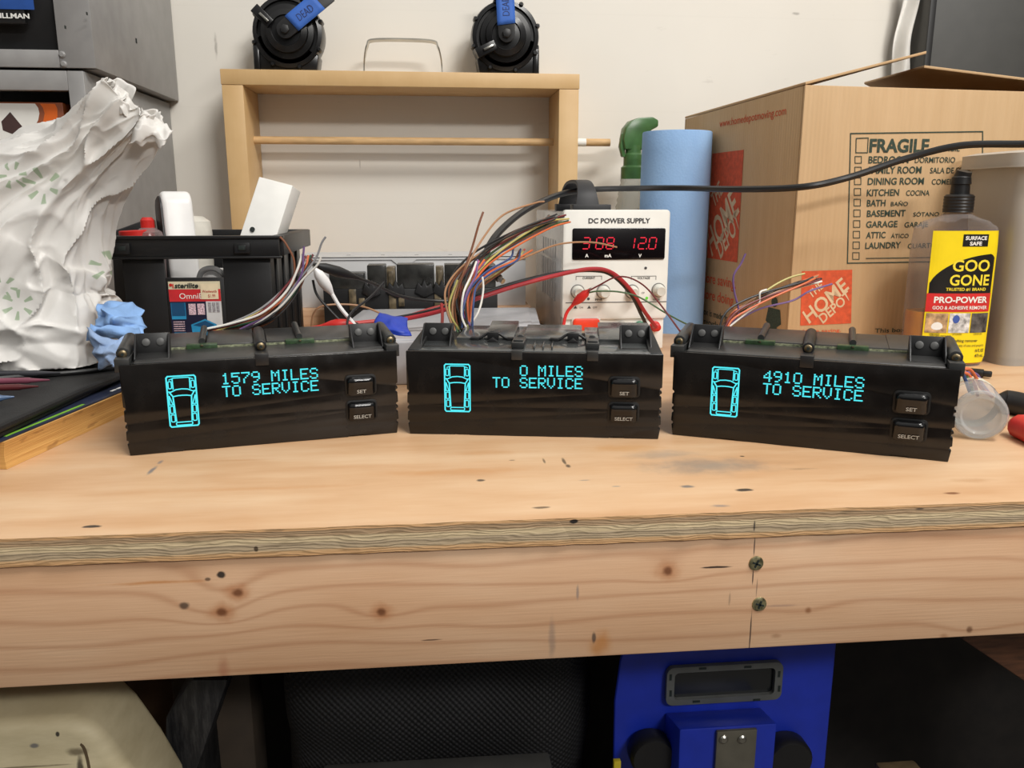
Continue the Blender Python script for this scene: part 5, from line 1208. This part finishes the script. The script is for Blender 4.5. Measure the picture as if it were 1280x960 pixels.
def hand(pts, r, zc): return spline([onz(px, py, zc)-Vector((pa_.x, pa_.y, 0)) for px, py in pts], 8)
h = hand([(1246, 502), (1262, 503), (1285, 508), (1330, 520), (1400, 530)], 0, .012); mb = MB(); n_ = len(h); mb.tube(h, [.0075+.006*min(1, i/6) for i in range(n_)], 12); mb.build('handle', M_rubber, plr)['label'] = 'black handle'
h = hand([(1268, 530), (1280, 535), (1310, 548), (1360, 556), (1420, 552)], 0, .011); mb = MB(); n_ = len(h); mb.tube(h, [.0075+.005*min(1, i/5) for i in range(n_)], 12); mb.build('handle', M_red, plr)['label'] = 'red handle'
h = hand([(1400, 530), (1430, 541), (1470, 543)], 0, .012); mb = MB(); mb.tube(h, .008, 12); h = hand([(1420, 552), (1445, 545), (1475, 541)], 0, .012); mb.tube(h, .007, 12); mb.build('jaws', M_steel, plr)
for k, (label, col, pts) in enumerate((('orange wire arching down behind the right end of the right module', 'orange', [(1200, 462, .80), (1212, 462, .80), (1220, 472, .80), (1226, 484, .81), (1240, 496, .83)]),
      ('second orange wire dropping behind the clear bottle', 'orange', [(1200, 466, .81), (1210, 468, .81), (1218, 480, .81), (1222, 494, .82)]),
      ('purple wire looping behind the clear bottle', 'purple', [(1206, 466, .82), (1220, 468, .83), (1228, 480, .83), (1238, 494, .84)]),
      ('dark blue wire beside the right end of the right module', 'blue', [(1204, 468, .80), (1208, 478, .80), (1212, 490, .81)]),
      ('green wire tucked behind the right end of the right module', 'green', [(1208, 470, .81), (1214, 482, .81), (1216, 492, .82)]))):
    strand(label, col, pts, .0018)
tbp = onz(1220, 466, .006); tb2 = onz(1240, 468, .006)
tb = thing('cable_plug', 'small black barrel plug lying behind the right end of the right module', 'plug', (tbp.x, tbp.y, .006)); d = tb2-tbp; L = d.length
mb = MB(); mb.lathe([(.003, -.012), (.0058, -.008), (.0058, L*.45), (.004, L*.5), (.0042, L*.52), (.0042, L*.95), (.003, L)], (0, 0, 0), d, 16); mb.build('plug', M_black, tb)

# ---------------------------------------------------------------- below the bench
FLOOR = -.90
g = NT('worn_cream_vinyl'); n = g.noise(g.vmath('MULTIPLY', g.tc, (4, 4, 14)), 4, 5, .6)
c = g.ramp(n, [(.3, (194, 180, 144)), (.7, (216, 203, 168))]); X = g.sep(g.tc); P2 = g.comb(X[0], X[2], 0.0)
crm = Vector((ony(190, 960, .66).x, .63, FLOOR))
def SC(px, py, rx, ry, col, st, soft): p = ony(px, py, .645) - crm; return (p.x, p.z, rx, ry, col, st, soft)
c = g.spots(c, P2, [SC(82, 904, .002, .003, (40, 36, 34), .95, .5), SC(54, 918, .005, .003, (90, 92, 100), .8, .6), SC(104, 925, .011, .005, (96, 84, 62), .8, .7), SC(110, 945, .0035, .016, (60, 50, 38), .9, .6), SC(40, 944, .05, .0012, (110, 96, 70), .8, .7)])
g.color(c); g.b.inputs['Roughness'].default_value = .6; g.bump(n, .3, .003)
crt = ony(100, 874, .66).z
cr = thing('padded_block', 'large worn cream block with rounded corners and torn edge under the bench', 'block', crm)
HT = crt - FLOOR
xr = ony(112, 900, .64).x - crm.x
mb = MB(); poly = [(-.42, 0), (.02, 0), (.012, HT-.10), (-.004, HT-.06), (-.022, HT-.024), (-.034, HT-.008), (-.05, HT), (-.42, HT-.002)]
mb.prism(poly, .0, .08); mb.build('block', g.m, cr, bevel=.012, seg=4, ang=60)
mb = MB(); mb.tube(spline([ony(92, 922, .634)-crm, ony(104, 930, .632)-crm, ony(110, 945, .632)-crm, ony(114, 966, .632)-crm], 6), .0025, 7); mb.build('torn_seam', mat('seam_brown', (92, 76, 54), .8), cr)
bb_ = ony(206, 900, .86); bpx = ony(290, 900, .86)
dc = thing('dark_brown_board', 'dark brown board leaning behind the cream block under the bench', 'board', (ony(185, 900, .95).x-.05, .98, FLOOR))
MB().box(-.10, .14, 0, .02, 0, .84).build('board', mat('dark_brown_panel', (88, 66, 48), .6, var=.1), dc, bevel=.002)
P = [ony(206, 965, .72), ony(240, 965, .72), ony(285, 850, .72), ony(240, 850, .72), ony(207, 898, .72)]
sl = thing('black_slab', 'scuffed black slab leaning diagonally beside the cream block under the bench', 'slab', (P[1].x, .72, FLOOR))
o2 = Vector((P[1].x, .72, FLOOR)); zt_ = -.13
mb = MB(); e0 = P[1]-o2; mb.prism([(-.032, 0), (.012, 0), ((P[1]-o2).x+.004, (P[1]-o2).z), ((P[2]-o2).x, (P[2]-o2).z), ((P[3]-o2).x, (P[3]-o2).z), ((P[4]-o2).x, (P[4]-o2).z), ((P[0]-o2).x, (P[0]-o2).z)], 0, .08)
g = NT('scuffed_black'); n = g.noise(g.vmath('MULTIPLY', g.tc, (60, 20, 8)), 3, 5, .7); g.color(g.ramp(n, [(.45, (26, 26, 29)), (.75, (70, 69, 68))])); g.b.inputs['Roughness'].default_value = .45; mb.build('slab', g.m, sl, bevel=.002)
bc = thing('brown_carton', 'dim brown carton with a rounded corner behind the black slab under the bench', 'carton', (ony(290, 900, .92).x-.06, .90, FLOOR))
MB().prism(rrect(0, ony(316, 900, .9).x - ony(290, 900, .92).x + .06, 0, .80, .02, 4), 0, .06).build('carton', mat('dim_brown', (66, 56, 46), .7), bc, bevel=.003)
# black mesh bag
g = NT('black_mesh'); X = g.sep(g.tc)
wv = g.math('MULTIPLY', g.math('SINE', g.math('MULTIPLY', X[0], 900)), g.math('SINE', g.math('MULTIPLY', X[2], 900)))
g.color(g.ramp(g.math('ADD', g.math('MULTIPLY', wv, .3), g.noise(g.tc, 8, 3)), [(.3, (11, 11, 12)), (.9, (42, 42, 45))])); g.b.inputs['Roughness'].default_value = .7; g.bump(wv, .5, .002)
ma = ony(345, 900, .80); mb_ = ony(752, 900, .80)
msh = thing('mesh_bag', 'black mesh fabric bag slumped under the middle of the bench', 'bag', ((ma.x+mb_.x)/2, .93, FLOOR))
mw = (mb_.x-ma.x)/2
def msf(u, v):
    a = 2*PI*u; z = .845*v
    k = (1 - .30*max(0, v-.8)/.2); e = .55
    x = mw*k*math.copysign(abs(math.cos(a))**e, math.cos(a)); y = .11*k*math.copysign(abs(math.sin(a))**e, math.sin(a))
    q = Vector((x*7, y*7, z*7)); d = noise.noise_vector(q)*.022
    d.y -= .022*math.sin(z*38 + x*12)*max(0, 1-abs(v-.85)*4)
    return Vector((x, y, z))+d if 0 < v else Vector((x, y, 0))
mb = MB(); n_ = 96; mb.rings([[msf(k/n_, j/50) for k in range(n_)] for j in range(51)]); mb.build('fabric', g.m, msh, ang=60)
gz = ony(560, 948, .74)
gl_ = thing('grey_lid', 'flat grey lid edge just visible under the bench below the mesh bag', 'lid', (ony(400, 950, .73).x, .70, FLOOR))
lw_ = ony(690, 950, .73).x - ony(400, 950, .73).x
hz0 = ony(390, 955, .75).z - FLOOR; hz1 = ony(690, 938, .75).z - FLOOR
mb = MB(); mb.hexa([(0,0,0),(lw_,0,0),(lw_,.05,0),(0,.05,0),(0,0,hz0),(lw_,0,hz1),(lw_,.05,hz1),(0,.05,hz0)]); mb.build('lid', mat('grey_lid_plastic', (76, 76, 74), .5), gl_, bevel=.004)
# blue machine
bm_a = Vector((ony(768, 880, .78).x, .78, FLOOR)); BMP = Plane(bm_a, 0)
bl = thing('blue_machine', 'blue plastic machine housing with a grey framed window under the right half of the bench', 'machine', bm_a)
M_bl = mat('blue_housing', (26, 50, 172), .4, var=.05)
xr = BMP.uv(1042, 880)[0]; ztb = BMP.uv(800, 815)[1]
w0 = BMP.uv(831, 880); w1 = BMP.uv(978, 825)
ix0, iz0 = w0; ix1, iz1 = w1
mb = MB()
hw_ = [(0.006, 0), (xr, 0), (xr, ztb+.02), (.014, ztb+.02), (.005, ztb-.012), (.0, ztb-.06)]
mb.rings([[(x, .004, z) for x, z in hw_], [(xr*.35+x*.62, .26, z if z == 0 else z-.01) for x, z in hw_]]); mb.build('housing', M_bl, bl, bevel=.004, seg=3)
mb = MB(); ro = rrect(ix0, ix1, iz0, iz1, .008); ri = rrect(ix0+.0085, ix1-.0085, iz0+.0065, iz1-.0065, .005)
mb.rings([[(x, .002, z) for x, z in ro], [(x, -.004, z) for x, z in ro], [(x, -.004, z) for x, z in ri], [(x, .003, z) for x, z in ri]], True, False, False)
M_bez = mat('grey_bezel', (88, 90, 88), .45)
mb.build('window_bezel', M_bez, bl)
MB().prism(ri, .0012, .0035).build('window_pane', mat('dark_pane', (24, 27, 29), .2), bl)
mb = MB()
for (px, py, v_) in ((877, 833, 0), (933, 831, 0), (837, 844, 1), (837, 864, 1), (869, 874, 0), (944, 872, 0), (972, 840, 1), (972, 858, 1)):
    u, z = BMP.uv(px, py); mb.box(u-(.004 if not v_ else .0012), u+(.004 if not v_ else .0012), -.0046, -.0038, z-(.0012 if not v_ else .0035), z+(.0012 if not v_ else .0035))
mb.build('window_slots', M_ink, bl)
zbk = BMP.uv(900, 889, 0)[1]; s0 = BMP.uv(846, 912, -.04); s1 = BMP.uv(973, 890, -.04)
mb = MB(); mb.hexa([(s0[0]+.012,-.04,0),(s1[0]-.004,-.04,0),(s1[0],.004,0),(s0[0],.004,0),(s0[0]+.003,-.04,s0[1]),(s1[0],-.04,s0[1]),(s1[0],.004,zbk),(s0[0],.004,zbk)]); mb.build('lower_housing', M_bl, bl, bevel=.003)
u0_, zt0 = BMP.uv(896, 914, -.043); u1_, _ = BMP.uv(946, 914, -.043)
mb = MB(); mb.box(u0_, u1_, -.0445, -.040, 0.4, zt0); stp = mb.build('steel_bracket', mat('brushed_bracket', (120, 116, 104), .45, .6), bl, bevel=.001)
mb = MB()
for (px, py) in ((905, 925), (928, 925)):
    u, z = BMP.uv(px, py, -.046); mb.lathe([(.0048, 0), (.0048, .0012), (.003, .0026)], (u, -.0445, z), (0, -1, 0), 16)
mb.build('bolts', M_steel, stp)
for (px, py, rr_) in ((826, 972, .024), (1003, 976, .026)):
    u, z = BMP.uv(px, py, -.05); mb = MB(); mb.lathe([(rr_*.9, 0), (rr_, .004), (rr_, .02), (rr_*.9, .024)], (u, -.022, z), (0, 1, 0), 28); mb.build('wheel', M_rubber, bl)
yb_ = ony(772, 952, .765); yt = thing('yellow_tag', 'small yellow strip beside the left foot of the blue machine', 'strip', (yb_.x, .765, FLOOR))
MB().box(-.004, .004, 0, .006, 0, yb_.z-FLOOR).build('strip', mat('yellow_strip', (200, 180, 40), .5), yt, bevel=.001)
# brace at right
q0 = ony(1204, 800, .80); q1 = ony(1290, 858, .80)
brc = thing('wood_brace', 'dark brown plank slanting down under the bench at the far right', 'plank', (q0.x, .80, -.0225))
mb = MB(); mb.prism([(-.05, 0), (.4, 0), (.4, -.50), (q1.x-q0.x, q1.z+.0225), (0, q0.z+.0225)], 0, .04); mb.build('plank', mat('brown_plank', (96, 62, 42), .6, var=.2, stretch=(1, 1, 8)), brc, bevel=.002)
lwp = ony(1130, 957, .82)
lw2 = thing('worn_plank', 'pale brown plank end low under the bench right of the blue machine', 'plank', (ony(1112, 957, .80).x, .80, FLOOR))
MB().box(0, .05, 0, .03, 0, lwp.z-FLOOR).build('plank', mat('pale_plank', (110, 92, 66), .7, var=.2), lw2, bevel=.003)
